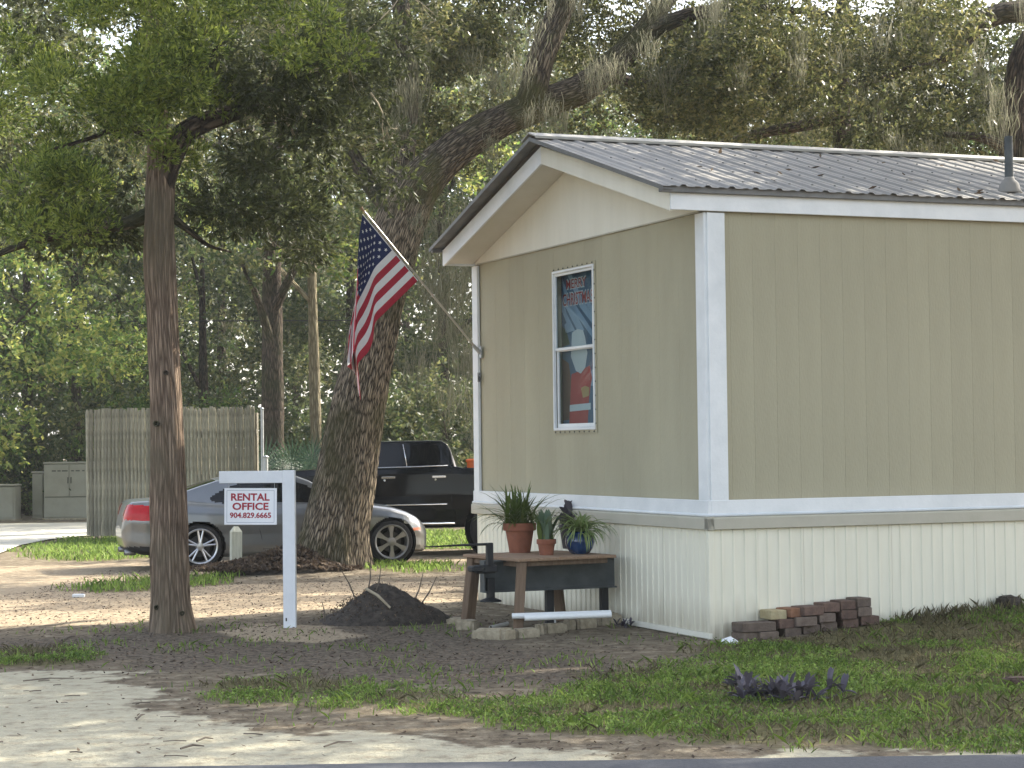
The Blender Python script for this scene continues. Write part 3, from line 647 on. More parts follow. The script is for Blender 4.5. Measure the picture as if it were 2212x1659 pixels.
# window
win = MB(); vm = (WV0+WV1)/2; hh = WZ1-WZ0; wd = WV1-WV0
win.box((.004, WV0+.011, WZ0+hh/2), (.03, .022, hh), bev=.004); win.box((.004, WV1-.011, WZ0+hh/2), (.03, .022, hh), bev=.004)
win.box((.004, vm, WZ1-.0125), (.0298, wd-.044, .025), bev=.004); win.box((.004, vm, WZ0+.0125), (.0298, wd-.044, .025), bev=.004)
winf = win.build('window', 'white_paint', home)
fl = MB()
for (c, d) in (((.006, WV0-.012, WZ0+hh/2), (.008, .03, hh+.06)), ((.006, WV1+.012, WZ0+hh/2), (.008, .03, hh+.06)), ((.006, vm, WZ1+.014), (.008, wd, .03)), ((.006, vm, WZ0-.014), (.008, wd, .03))): fl.box(c, d)
fl.build('window_flange', 'siding', winf)
scw = MB()
for i in range(9):
    for z in (WZ0-.016, WZ1+.016): scw.lathe([(.009, 0), (.006, -.006), (0, -.007)], 6, (0, WV0+.03+i*(wd-.06)/8, z), 'x')
for i in range(12):
    for v in (WV0-.013, WV1+.013): scw.lathe([(.008, 0), (.006, -.005), (0, -.006)], 6, (.001, v, WZ0+.06+i*(hh-.12)/11), 'x')
tag(scw.build('window_screw', 'screw_dark', winf), kind='stuff')
zm = WZ0+hh*.512
for nm, z0, z1, u in (('upper_sash', zm-.02, WZ1-.025, .018), ('lower_sash', WZ0+.025, zm+.012, .036)):
    sm = MB(); ww = .022 if nm == 'upper_sash' else .034
    sm.box((u, WV0+.022+ww/2, (z0+z1)/2), (.022, ww, z1-z0), bev=.003); sm.box((u, WV1-.022-ww/2, (z0+z1)/2), (.022, ww, z1-z0), bev=.003)
    sm.box((u, vm, z1-ww*.6), (.0219, wd-.044-2*ww, ww*1.2), bev=.003); sm.box((u, vm, z0+ww*.6), (.0219, wd-.044-2*ww, ww*1.2), bev=.003)
    so_ = sm.build(nm, 'white_paint', winf)
    MB().box((u+.002, vm, (z0+z1)/2), (.004, wd-.044-2*ww+.004, z1-z0-2.4*ww+.004)).build('pane', 'window_glass', winf)
rm = MB()
rm.box((1.0, vm, 2.5), (.02, 1.6, 1.9)).box((.55, vm-.8, 2.5), (.9, .02, 1.9)).box((.55, vm+.8, 2.5), (.9, .02, 1.9)).box((.55, vm, 3.45), (.9, 1.6, .02)).box((.55, vm, 1.55), (.9, 1.6, .02))
rm.build('room', 'poster_brown', home)
# holiday poster hanging inside, behind the panes: printed flat, so built flat
PU = .105
def pp(x, y, du=0): q = on_u((2100+.4342*x)/(4032/2212), (1000+.4342*y)/(4032/2212), PU); return q
poster = MB(); p0 = pp(205, 165); p1 = pp(560, 1520)
pv0, pv1, pz0, pz1 = WV0-.05, WV1+.03, WZ0-.02, WZ1+.05
hp = house_pt(PU, 0, 0)
pst = thing('poster', hp, 'blue holiday poster reading MERRY CHRISTMAS hanging behind the gable window', 'poster', YAW)
MB().box((0.004, (pv0+pv1)/2, (pz0+pz1)/2), (.002, pv1-pv0, pz1-pz0)).build('sheet', 'poster_blue', pst)
def flat(name, pts, material, lay):
    mb = MB(); vs = []
    for x, y in pts: q = pp(x, y); vs.append((.0025-.0006*lay, min(max(q[1], pv0+.002), pv1-.002), min(max(q[2], pz0+.002), pz1-.002)))
    mb.add(vs, [tuple(range(len(vs)))]); return mb
rays = MB()
for pts in ([(200, 195), (245, 190), (330, 420), (460, 690), (400, 700), (290, 480)], [(200, 330), (215, 330), (300, 540), (380, 700), (330, 700), (240, 520)], [(300, 170), (335, 165), (440, 400), (540, 560), (540, 640), (420, 480)], [(330, 470), (380, 460), (540, 700), (540, 770)], [(470, 440), (510, 430), (545, 500), (545, 570)], [(500, 1090), (545, 1040), (548, 1200), (505, 1190)], [(280, 640), (330, 600), (350, 700), (290, 720)]):
    f_ = flat('r', pts, '', 1); rays.add(f_.v, f_.f)
rays.build('ray', 'poster_pale', pst)
# plain red and white bands stand in for the printed figure
for nm, pts, mt, ly in (('green_patch', [(205, 660), (300, 700), (330, 820), (205, 850)], 'poster_green', 1), 
                        ('white_band', [(350, 715), (395, 680), (450, 690), (470, 760), (490, 900), (470, 1030), (430, 1085), (385, 1060), (340, 930)], 'poster_white', 3),
                        ('brown_panel', [(250, 950), (320, 990), (345, 1160), (350, 1500), (265, 1510)], 'poster_brown', 1), ('red_band', [(345, 1090), (420, 1060), (510, 1010), (530, 1120), (505, 1300), (490, 1560), (325, 1560), (335, 1300)], 'poster_red', 2),
                        ('gold_patch', [(430, 1215), (470, 1195), (507, 1210), (505, 1285), (450, 1305)], 'poster_gold', 4),
                        ('white_stripe', [(330, 1370), (520, 1350), (520, 1410), (330, 1430)], 'poster_white', 4)):
    flat(nm, pts, mt, ly).build(nm, mt, pst)
for txt, yc, xs, xe, hgt, gap in (('MERRY', 268, 297, 476, 84, 1.0), ('CHRISTMAS', 405, 266, 540, 112, 1.0)):
    a = pp(xs, yc+(15 if txt == 'CHRISTMAS' else 8)); b_ = pp(xe, yc-(15 if txt == 'CHRISTMAS' else 8))
    size = hgt*.4342/(4032/2212)/FPX*18.6*1.3
    for off, mt, ly in ((.010, 'poster_white', 2), (.0012, 'poster_red', 5)):
        tm = text_mesh('lettering', txt, size, mt, None, bold=off, ext=0)
        xs_ = [v.co.x for v in tm.data.vertices]; wdt = max(xs_)-min(xs_); tgt = abs(a[1]-b_[1])*(1.0); mid = (a+b_)/2
        sxx = tgt/wdt
        for v in tm.data.vertices:
            x, y = v.co.x*sxx, v.co.y*1.15
            vv = min(max(mid[1]-x, pv0+.002), pv1-.002); v.co = (.0025-.0006*ly, vv, mid[2]+y)
        tm.parent = pst
# house number on the far corner board
q0 = on_u(1034, 816, -.03); num = text_mesh('house_number', '16', .135, 'black_print', home, bold=.004, ext=.002, sx=.62)
num.rotation_euler = (R(90), 0, R(-90)); num.location = (-.029, q0[1], q0[2])
# hitch sticking out of the gable end
for v0 in (1.78, 2.35):
    hb = MB(); L0, L1 = (-1.37 if v0 < 2 else -.95), -.06
    hb.box(((L0+L1)/2, v0, .485), (L1-L0, .014, .26)); hb.box(((L0+L1)/2, v0-.004, .621), (L1-L0, .11, .014)); hb.box(((L0+L1)/2, v0-.004, .349), (L1-L0, .11, .014))
    hb.box((L0+.006, v0, .485), (.012, .10, .26)); hb.build('hitch_beam', 'frame_steel', home)
hp_ = on_v(1044, 1229.5, 1.62)
cb = MB(); cb.box((hp_[0]+.02, 1.62, hp_[2]), (.20, .1, .075), bev=.015); cb.box((hp_[0]-.07, 1.62, hp_[2]+.005), (.12, .13, .055), bev=.02); cb.build('hitch_coupler', 'black_steel', home)
h0 = on_v(1057, 1172.5, 1.60); h1 = on_v(1057, 1222, 1.60); r0 = on_v(1012, 1177, 1.60); r1 = on_v(917, 1181.5, 1.60)
lv = MB(); lv.box((h0[0], 1.6, (h0[2]+h1[2])/2), (.058, .05, h0[2]-h1[2]), bev=.006); lv.tube([(h0[0]+.03, 1.6, h0[2]-.012), (r0[0], 1.6, r0[2]), (r1[0], 1.6, r1[2])], [.013, .011, .005]); lv.build('hitch_handle', 'black_steel', home)
j0 = on_v(1060, 1297, 1.72); jk = MB(); jk.box((j0[0], 1.72, j0[2]+.1), (.06, .06, .2)); jk.lathe([(.03, .03), (.05, .02), (.1, .0), (.1, -.012), (.0, -.012)], 10, (j0[0], 1.72, j0[2])); jk.build('hitch_jack', 'black_steel', home)
for u, v in ((-.68, 1.86), (-.13, 1.86)): MB().box((u, v, .18), (.07, .06, .36), bev=.004).build('support_post', 'black_steel', home)
MB().box((-.02, .85, .035), (.03, 1.75, .045), rx=.0).build('edging_strip', 'gable_board', home)
# ------------------------------------------------------------------ plant table, pots
def hthing(name, u, v, z, label, cat, group=None): return thing(name, house_pt(u, v, z), label, cat, YAW, group)
TZ = .655
tb = hthing('plant_table', 0, 0, 0, 'weathered wooden table holding potted plants at the gable end', 'table')
TU, TV, TR = -1.17, 1.40, .12
tb.location = tuple(house_pt(TU, TV, 0)); tb.rotation_euler = (0, 0, YAW+TR)
def tl(u, v): du, dv = u-TU, v-TV; return du*math.cos(TR)+dv*math.sin(TR), -du*math.sin(TR)+dv*math.cos(TR)
for i in range(5): MB().box((.104+i*.204, .53, TZ-.014), (.2005, 1.06, .028), bev=.004).build('table_board', 'table_board', tb)
mb = MB(); mb.box((.07, .53, TZ-.055), (.035, .9, .05), bev=.004); mb.box((.54, .07, TZ-.052), (.84, .03, .045), bev=.004); mb.build('apron', 'weathered_wood', tb)
for (xt, yt, ub, vb) in ((.075, .075, -1.148, 1.50), (.08, .98, -1.24, 2.50), (.94, .98, -.30, 2.45)):
    p0 = house_pt(ub, vb, 0); zb = Gf(p0[0], p0[1])-.03; xb, yb = tl(ub, vb)
    m_ = MB(); d = Vector((xt-xb, yt-yb, TZ-.028-zb)); m_.box((0, 0, d.length/2), (.105, .09, d.length), bev=.008)
    o = m_.build('leg', 'weathered_wood', tb); o.location = (xb, yb, zb); o.rotation_euler = d.to_track_quat('Z', 'Y').to_euler()
def blade(name, ln, wd, lean, curl, material, n=5, fold=.25, wprof=None):
    # strap leaf growing from the origin, leaning towards +x and curling over
    mb = MB(); vs = []; x = z = 0; a = lean
    for i in range(n+1):
        t = i/n; wv = wd*(wprof(t) if wprof else (1-t)**.6*(.55+.9*min(t*3, 1)*.5)); vs += [(x, -wv/2, z+fold*wv), (x, 0, z), (x, wv/2, z+fold*wv)]
        a = lean+curl*t; x += math.sin(a)*ln/n; z += math.cos(a)*ln/n
    fs = []
    for i in range(n): fs += [(i*3, i*3+1, i*3+4, i*3+3), (i*3+1, i*3+2, i*3+5, i*3+4)]
    mb.add(vs, fs); return mb.mesh(name, material, True)
def foliage(parent, meshes, spots, name='leaf'):
    for (x, y, z, rz, ty, sc) in spots: link(name, random.choice(meshes), parent, (x, y, z), (0, ty, rz), (sc, sc, sc))
def pot_thing(name, px, py, label, cat='potted plant'):
    g_ = gnd(px, py, TZ); return thing(name, (g_[0], g_[1], TZ), label, cat, YAW)
p1_ = pot_thing('potted_plant', 1123, 1193.5, 'large terracotta pot on the table with tall dense green strap leaves')
MB().lathe([(.098, 0), (.10, .012), (.132, .205), (.152, .207), (.156, .22), (.156, .272), (.15, .278), (.138, .276), (.132, .25), (.0, .25)], 32).build('pot', 'terracotta', p1_, True, auto=35)
MB().lathe([(.133, .248), (.08, .256), (0, .26)], 20).build('soil', 'potting_soil', p1_, True)
ms = [blade('leaf', .42, .038, .05, .5, 'pot_leaf'), blade('leaf', .48, .036, .15, 1.1, 'pot_leaf'), blade('leaf', .36, .042, .0, .35, 'pot_leaf'), blade('leaf', .42, .026, .3, 1.6, 'pot_leaf', 7)]
foliage(p1_, ms, [(random.gauss(0, .06), random.gauss(0, .06), .25, random.uniform(0, 6.28), random.uniform(-.1, .85), random.uniform(.6, 1.12)) for _ in range(150)])
foliage(p1_, [ms[3]], [(-.07, 0, .25, a, .5, s) for a, s in ((2.6, 1.15), (3.3, 1.2), (2.9, .9), (3.9, .9))])
p2_ = pot_thing('potted_plant', 1180.5, 1198.5, 'small terracotta pot with upright grey green sword leaves on the table')
MB().lathe([(.062, 0), (.064, .008), (.078, .098), (.088, .10), (.09, .105), (.09, .14), (.085, .144), (.078, .142), (.076, .125), (0, .125)], 28).build('pot', 'terracotta', p2_, True, auto=35)
MB().lathe([(.077, .122), (0, .128)], 16).build('soil', 'potting_soil', p2_, True)
wp = lambda t: .55+.9*math.sin(math.pi*min(1, t*.8+.15))*.6 if t < .97 else .08
ms = [blade('leaf', .24, .05, .04, .15, 'sage_leaf', 5, .3, wp), blade('leaf', .3, .055, .1, .25, 'sage_leaf', 5, .3, wp), blade('leaf', .18, .045, .0, .1, 'pot_leaf', 5, .3, wp)]
foliage(p2_, ms, [(random.gauss(0, .025), random.gauss(0, .025), .12, random.uniform(0, 6.28), random.uniform(0, .35), random.uniform(.7, 1.15)) for _ in range(24)])
foliage(p2_, [blade('leaf', .36, .022, .2, .9, 'pot_leaf', 6)], [(random.gauss(0, .03), random.gauss(.03, .02), .12, random.uniform(0, 6.28), random.uniform(-.1, .25), random.uniform(.7, 1.1)) for _ in range(26)])
p3_ = pot_thing('potted_plant', 1253, 1196.5, 'blue glazed round pot with spilling variegated spider plant on the table')
MB().lathe([(.07, 0), (.085, .004), (.118, .05), (.137, .11), (.128, .16), (.108, .185), (.104, .197), (.112, .207), (.104, .21), (.095, .195), (.095, .18), (0, .18)], 36).build('pot', 'blue_glaze', p3_, True, auto=50)
MB().lathe([(.097, .178), (0, .19)], 16).build('soil', 'potting_soil', p3_, True)
ms = [blade('leaf', .34, .026, .5, 2.0, 'pale_leaf', 7), blade('leaf', .28, .024, .3, 1.7, 'pale_leaf', 7), blade('leaf', .24, .026, .2, 1.1, 'pale_leaf', 6), blade('leaf', .38, .024, .6, 2.1, 'pale_leaf', 8)]
foliage(p3_, ms, [(random.gauss(0, .03), random.gauss(0, .03), .185, random.uniform(0, 6.28), random.uniform(-.15, .5), random.uniform(.75, 1.3)) for _ in range(110)])
foliage(p3_, ms[:2], [(random.gauss(0, .03), random.gauss(0, .03), .185, random.uniform(3.4, 6.2), random.uniform(.5, .9), random.uniform(.7, 1.0)) for _ in range(34)])
g3 = gnd(1232, 1186, TZ)
p4_ = thing('potted_plant', (g3[0]+.02, g3[1]+.12, TZ), 'dark pot with broad purple leaves behind the blue glazed pot', 'potted plant', YAW)
MB().lathe([(.09, 0), (.12, .2), (.13, .2), (.13, .23), (.115, .23), (.11, .2), (0, .2)], 24).build('pot', 'dark_pot', p4_, True, auto=40)
wq = lambda t: .35+1.1*math.sin(math.pi*min(1, t*.85+.1)) if t < .97 else .05
ms = [blade('leaf', .16, .045, .3, .6, 'purple_leaf', 5, .25, wq), blade('leaf', .19, .042, .15, .5, 'purple_leaf', 5, .25, wq)]
st = MB()
for _ in range(18):
    a = random.uniform(0, 6.28); rr = random.uniform(.03, .2); h = random.uniform(.03, .15); st.tube([(rr*math.cos(a)*.4, rr*math.sin(a)*.4, .2), (rr*math.cos(a), rr*math.sin(a), .2+h)], .006, 5)
    foliage(p4_, ms, [(rr*math.cos(a), rr*math.sin(a), .2+h*random.uniform(.3, 1), random.uniform(0, 6.28), random.uniform(.1, .7), random.uniform(.6, 1)) for _ in range(4)])
tag(st.build('stem', 'purple_leaf', p4_), kind='stuff')

# pvc pipes lying under the table
def pxpipe(pa, pb, za, zb, rad, name, material, label):
    a = gnd(*pa, za); b_ = gnd(*pb, zb); d = Vector(b_-a); o = thing(name, a, label, 'pipe')
    m_ = MB().lathe([(rad*.86, 0), (rad, 0), (rad, d.length), (rad*.86, d.length)], 16, close=True); q_ = m_.build('tube', material, o, True, auto=40); q_.rotation_euler = d.to_track_quat('Z', 'Y').to_euler()
    MB().lathe([(rad*.87, .01), (0, .01)], 16).build('bore', 'dark_void', q_); return o
pxpipe((1106, 1331), (1320, 1324), .15, .17, .026, 'pvc_pipe', 'pvc', 'white plastic pipe lying farther back under the plant table')
pxpipe((1133, 1335), (1321, 1327.5), .15, .17, .026, 'pvc_pipe', 'pvc', 'white plastic pipe lying nearest the edging stones under the table')
g_ = gnd(1194, 1353); zst = 0; stub = thing('pipe_stub', (g_[0], g_[1], Gf(g_[0], g_[1])), 'short white capped pipe standing out of the ground under the table', 'pipe')
MB().lathe([(.03, -.05), (.03, .1)], 14).build('tube', 'pvc', stub, True); MB().lathe([(.037, .07), (.037, .115), (.03, .12), (0, .12)], 14).build('cap', 'pvc', stub, True, auto=40)
pxpipe((1060, 1356), (1096, 1347), .03, .03, .018, 'grey_pipe', 'old_pvc', 'thin grey pipe lying on the soil between the table legs')

# edging stones
def rock(name, size, material, seed, rough=.16):
    b_ = bmesh.new(); bmesh.ops.create_cube(b_, size=1); bmesh.ops.bevel(b_, geom=b_.edges[:], offset=.12, segments=2, affect='EDGES'); bmesh.ops.subdivide_edges(b_, edges=b_.edges[:], cuts=1, use_grid_fill=True)
    rs = np.random.default_rng(seed)
    for v in b_.verts:
        p = np.array(v.co); k = rough*(vnoise(p[0]*3+seed*7+20, p[1]*3+p[2]*2.3+30, seed)-.5); v.co = Vector(p*(1+k)*np.array(size))
    me = bpy.data.meshes.new(name); b_.to_mesh(me); b_.free(); me.materials.append(MATS[material]); return me
stones = [(993, 1348, .22, .16, .075, -.3, 'flat tan edging stone at the outer end of the row by the table'), (1010, 1361, .19, .15, .12, -.5, 'second tan edging stone beside the outer table leg'),
          (1066, 1381, .36, .2, .13, -.62, 'large pale tan edging stone at the corner below the front table leg'), (1135, 1377, .22, .14, .11, .35, 'long tan edging stone just right of the front table leg'),
          (1166, 1370, .05, .12, .12, .35, 'narrow dark stone wedged upright between two edging stones'), (1196, 1367, .22, .14, .12, .4, 'brown edging stone below the short capped pipe'),
          (1231, 1361, .08, .13, .13, .4, 'short dark edging stone between longer stones'), (1263, 1359, .19, .14, .14, .42, 'square grey edging stone near the skirting'),
          (1313, 1352, .24, .15, .15, .42, 'grey edging stone touching the skirting at the end of the row')]
for i, (x, y, a, b_, h, rz, lb) in enumerate(stones):
    g_ = gnd(x, y); o = link('edging_stone', rock('edging_stone', (a, b_, h), 'concrete_stone', i+1), None, (g_[0], g_[1]+b_*.45, Gf(g_[0], g_[1])+h*.2), (random.uniform(-.06, .06), random.uniform(-.08, .08), rz))
    tag(o, lb, 'stone', 'edging stones round the table')

# brick pile against the skirting
BW, BH, BD = .163, .078, .19
def brick(x0, row, lb, material='brick_grey', w_=BW, dv=0, rz=0, dz=0):
    # x0: left end in the 700 px wide close-up of the pile
    px = (2800+.3165*x0)/(4032/2212); u = on_v(px, 1350, -.21-dv)[0]
    p = house_pt(u+w_/2, -.21-dv+BD/2-.02, 0); zg = -.03+.085*max(0, u-.35); z = zg+.022+row*(BH+.003)+dz
    m_ = MB().box((0, 0, BH/2), (w_-.008, BD, BH), bev=.006)
    o = m_.build('brick', material); o.location = (p[0], p[1], z); o.rotation_euler = (0, 0, YAW+rz+random.uniform(-.03, .03)); tag(o, lb, 'brick', 'bricks piled against the skirting')
brick(372, 0, 'brick at the left end of the bottom row of the pile', 'brick_grey', .15, 0, .1)
brick(585, 0, 'second brick from the left in the bottom row', 'brick_grey', .19, .03)
brick(905, 0, 'bottom row brick right of the wide gap, half in grass', 'brick_grey', .165)
brick(1130, 0, 'bottom row brick sunk in grass below the middle of the pile', 'brick_grey', .17, -.02)
brick(1345, 0, 'sunken bottom row brick left of the dark hollow', 'brick_grey', .17, -.03)
brick(1620, 0, 'red bottom row brick under the right side of the pile', 'brick_red', .165, -.03)
brick(1850, 0, 'bottom row brick sticking out at the right end of the pile', 'brick_red', .19, -.03)
brick(368, 1, 'long dark brick lying on the left end of the second row', 'brick_grey', .33, .02)
brick(830, 1, 'second row brick directly below the yellow brick', 'brick_red', .155)
brick(1045, 1, 'second row brick with a pale dusty top beside the orange brick', 'brick_grey', .21, .03, -.05)
brick(1335, 1, 'second row brick over the dark hollow in the middle', 'brick_grey', .165, .0)
brick(1605, 1, 'red second row brick near the right end of the pile', 'brick_red', .16, .0)
brick(1808, 1, 'grey second row brick at the right end of the pile', 'brick_grey', .15, -.02)
brick(722, 2, 'pale yellow brick on the left step of the pile', 'brick_yellow', .165, -.03)
brick(935, 2, 'broken orange red brick next to the yellow one', 'brick_orange', .145, -.01, .25)
brick(1115, 2, 'dark red brick turned sideways on the top row', 'brick_red', .22, .02, .12)
brick(1395, 2, 'second top row brick, in the middle of the top row', 'brick_red', .16)
brick(1600, 2, 'third top row brick, left of the last one', 'brick_red', .155)
brick(1803, 2, 'top row brick at the right end of the pile', 'brick_grey', .148, -.02)

# soil mound with sticks
g_ = gnd(815, 1352); MX, MY = g_[0], g_[1]+.42
n_, k_ = 26, 40; Pm = np.zeros((n_, k_, 3)); th = np.linspace(0, 2*math.pi, k_, endpoint=False)
for i in range(n_):
    t_ = i/(n_-1); rx = .66*t_; xx = np.cos(th)*rx*(1+.12*np.sin(3*th+1)); yy = np.sin(th)*rx*.8
    hgt = .36*(1-t_)**.9*(1+.25*np.cos(th+.3)*t_)
    wx, wy = MX+xx, MY+yy; hgt = hgt+(fbm(wx*7, wy*7, 4)-.5)*.14*(1-t_**3)
    Pm[i] = np.stack([xx, yy, hgt+G(wx, wy)-Gf(MX, MY)-.02*t_], -1)
mound = thing('soil_mound', (MX, MY, Gf(MX, MY)), 'dark brown mound of dug soil with sticks poking out', 'soil heap')
gridmesh('soil', Pm, 'mound_soil', mound, closed=True)
for (dx, dy, h0, ax, ay, ln) in ((-.05, -.1, .30, .25, -.1, .28), (-.22, -.05, .26, -.5, .1, .34), (-.12, 0, .32, .1, 0, .3), (.12, -.05, .28, -.2, 0, .16), (.3, 0, .2, .35, .1, .32), (.36, .05, .18, .6, .1, .3), (-.52, -.1, .05, -.1, 0, .22)):
    p = Vector((dx, dy, h0-.06)); q_ = p+Vector((ax*ln, ay*ln, ln)); MB().tube([p, (p+q_)/2+Vector((.015, 0, 0)), q_], [.008, .007, .003], 5).build('stick', 'twig', mound)
o = MB().tube([(-.12, -.2, .33), (.0, -.30, .27), (.12, -.38, .16)], [.012, .014, .01], 6).build('stick', 'dead_twig', mound)
cl = np.stack([rng.normal(0, .3, 1500), rng.normal(-.1, .25, 1500)], -1); rr = np.hypot(cl[:, 0]/.66, cl[:, 1]/.53); cl = cl[rr < .95]; rr = rr[rr < .95]
o = leaves('clods', np.stack([cl[:, 0], cl[:, 1], .35*(1-rr)**.9+rng.uniform(-.03, .04, len(rr))], -1), .028, 'fallen_leaf', mound); tag(o, kind='stuff')

# rental sign
g_ = gnd(627, 1356); SX, SY = g_[0], g_[1]; sz0 = Gf(SX, SY)
sg = thing('rental_sign', (SX, SY, sz0), 'white wooden post sign with hanging RENTAL OFFICE panel', 'sign', R(-.5))
ppm = 4414.77/SY; ph = (1356-1018)/ppm
MB().box((0, 0, ph/2-.05), (.114, .1, ph+.1), bev=.004).build('post', 'post_white', sg)
MB().box((-(.057+(612-476)/ppm/2), 0, ph-.058), ((612-476)/ppm, .098, .112), bev=.004, ry=.004).build('arm', 'post_white', sg)
for dx in (-.03, .015, .03): MB().box((dx, -.052, .06+random.random()*.06), (.012, .004, .03)).build('stain', 'black_print', sg) if dx == -.03 else None
pc = at((484.4+598)/2, 1094, SY); pn = thing('sign_panel', (0, 0, 0), None, None); bpy.data.objects.remove(pn)
pw_, ph_ = 113.2/ppm, 79/ppm
panel = MB().box((0, 0, 0), (pw_, .012, ph_), bev=.002).build('panel', 'sign_white', sg); panel.location = (pc[0]-SX, pc[1]-SY, pc[2]-sz0); panel.rotation_euler = (0, R(.7), 0)
bd = MB(); bw = pw_/2-.024; bh = ph_/2-.022
for (x, z, a, b_) in ((0, bh, 2*bw, .005), (0, -bh, 2*bw, .005), (-bw, 0, .005, 2*bh), (bw, 0, .005, 2*bh)): bd.box((x, -.0065, z), (a, .001, b_))
bd.build('border', 'sign_grey', panel)
def put(txt, x, z, width, height, bold, material='sign_red'):
    o = text_mesh('lettering', txt, .1, material, panel, bold=bold, ext=0); xs_ = [v.co.x for v in o.data.vertices]; ys_ = [v.co.y for v in o.data.vertices]
    sx = width/(max(xs_)-min(xs_)); sy = height/(max(ys_)-min(ys_)); mx_, my_ = (max(xs_)+min(xs_))/2, (max(ys_)+min(ys_))/2
    for v in o.data.vertices: v.co = ((v.co.x-mx_)*sx+x, -.0072, (v.co.y-my_)*sy+z)
    return o
q_ = .22323/ppm      # metres per pixel of the close-up
put('RENTAL', (1441-1443)*q_, (608-517)*q_, 374*q_, 72*q_, .0032); put('OFFICE', (1443-1443)*q_, (608-607)*q_, 350*q_, 72*q_, .0032); put('904.829.6665', (1443-1443)*q_, (608-693)*q_, 400*q_, 56*q_, .0032)
for x in (-pw_*.42, pw_*.46): MB().tube([(pc[0]-SX+x, pc[1]-SY, pc[2]-sz0+ph_/2-.03), (pc[0]-SX+x, pc[1]-SY, ph-.11)], .003, 6).build('hanger', 'galvanised', sg)

# bollard and leaf heap beside the oak
bz = at(509, 1137.5, 28.6)[2]; bx = at(509, 1180, 28.6)[0]; zb = Gf(bx, 28.6)
bo = thing('bollard', (bx, 28.6, zb), 'short weathered square wooden post beside the silver car', 'post')
hb_ = bz-zb; mb = MB(); a = .072
mb.add([(-a, -a, -.1), (a, -a, -.1), (a, a, -.1), (-a, a, -.1), (-a, -a, hb_-.07), (a, -a, hb_-.07), (a, a, hb_-.07), (-a, a, hb_-.07), (-.03, -.03, hb_), (.03, -.03, hb_), (.03, .03, hb_), (-.03, .03, hb_)],
       [(3, 2, 1, 0)]+[(i, (i+1) % 4, (i+1) % 4+4, i+4) for i in range(4)]+[(i+4, (i+1) % 4+4, (i+1) % 4+8, i+8) for i in range(4)]+[(8, 9, 10, 11)])
o = mb.build('post', 'bollard_wood', bo); o.rotation_euler = (0, R(.6), R(20))
hc = gnd(590, 1240, -.06); hx, hy = hc[0], hc[1]+.3; hp = thing('leaf_heap', (hx, hy, Gf(hx, hy)), 'low heap of brown fallen leaves between car and oak', 'leaf heap')
Pm = np.zeros((14, 32, 3)); th = np.linspace(0, 2*math.pi, 32, endpoint=False)
def heap(x, y): r2 = ((x-.25)/.55)**2+(y/.5)**2; return .30*np.exp(-r2*1.3)+.10*np.exp(-((x+.5)/.6)**2-(y/.45)**2)
for i in range(14):
    t_ = i/13; xx = np.cos(th)*1.25*t_; yy = np.sin(th)*.62*t_; Pm[i] = np.stack([xx, yy, heap(xx, yy)*(1-t_**4)-.03*t_+G(hx+xx, hy+yy)-Gf(hx, hy)], -1)
gridmesh('heap_core', Pm, 'mound_soil', hp, closed=True)
c_ = np.stack([rng.uniform(-1.2, 1.2, 3800), rng.uniform(-.6, .5, 3800)], -1); c_ = c_[np.hypot(c_[:, 0]/1.25, c_[:, 1]/.62) < .97]
o = leaves('leaves', np.stack([c_[:, 0], c_[:, 1], heap(c_[:, 0], c_[:, 1])+rng.uniform(0, .04, len(c_))], -1), .085, 'fallen_leaf', hp, aspect=.5, flat=.3); tag(o, kind='stuff')

# ------------------------------------------------------------------ stockade fence, gate posts, utility cabinets
FA = np.array([-8.47, 40.6]); FBp = np.array([-4.97, 39.6]); fa = math.atan2(FBp[1]-FA[1], FBp[0]-FA[0]); fl_ = float(np.hypot(*(FBp-FA)))
fz0 = Gf(*FA); fz_ = at(190, 884, FA[1])[2]-fz0
fence = thing('stockade_fence', (FA[0], FA[1], fz0), 'tall weathered grey stockade fence of narrow upright pickets behind the car', 'fence', fa)
def picket(wd, h, tip):
    mb = MB(); pr_ = [(-wd/2, .012), (-wd/2, 0), (-wd*.3, -.014), (0, -.019), (wd*.3, -.014), (wd/2, 0), (wd/2, .012)]; n = len(pr_)
    vs = [(x, y, .08) for x, y in pr_]+[(x*1, y, h-.05) for x, y in pr_]+[(x*tip, y*.6, h) for x, y in pr_]
    mb.add(vs, [tuple(range(n)), tuple(range(3*n-1, 2*n-1, -1))]+[(i+k*n, i+n+k*n, (i+1) % n+n+k*n, (i+1) % n+k*n) for k in range(2) for i in range(n)]); return mb.mesh('picket', 'fence_wood')
pk = [picket(.076, fz_, .55), picket(.08, fz_+.01, .75), picket(.072, fz_-.02, .4), picket(.078, fz_-.005, .9)]
x = .04
while x < fl_-.02:
    k = random.choice(pk); link('picket', k, fence, (x, random.uniform(-.006, .006), random.uniform(-.02, .02)), (0, random.uniform(-.006, .006), 0)); x += .0805
for z in (.45, 1.25, 2.1): MB().box((fl_/2, .05, z), (fl_, .06, .09), bev=.004).build('rail', 'fence_rail', fence)
for x in (.18, fl_*.5, fl_-.06): MB().box((x, .12, fz_*.48-.06), (.09, .09, fz_*.95+.1), bev=.004).build('fence_post', 'fence_rail', fence)
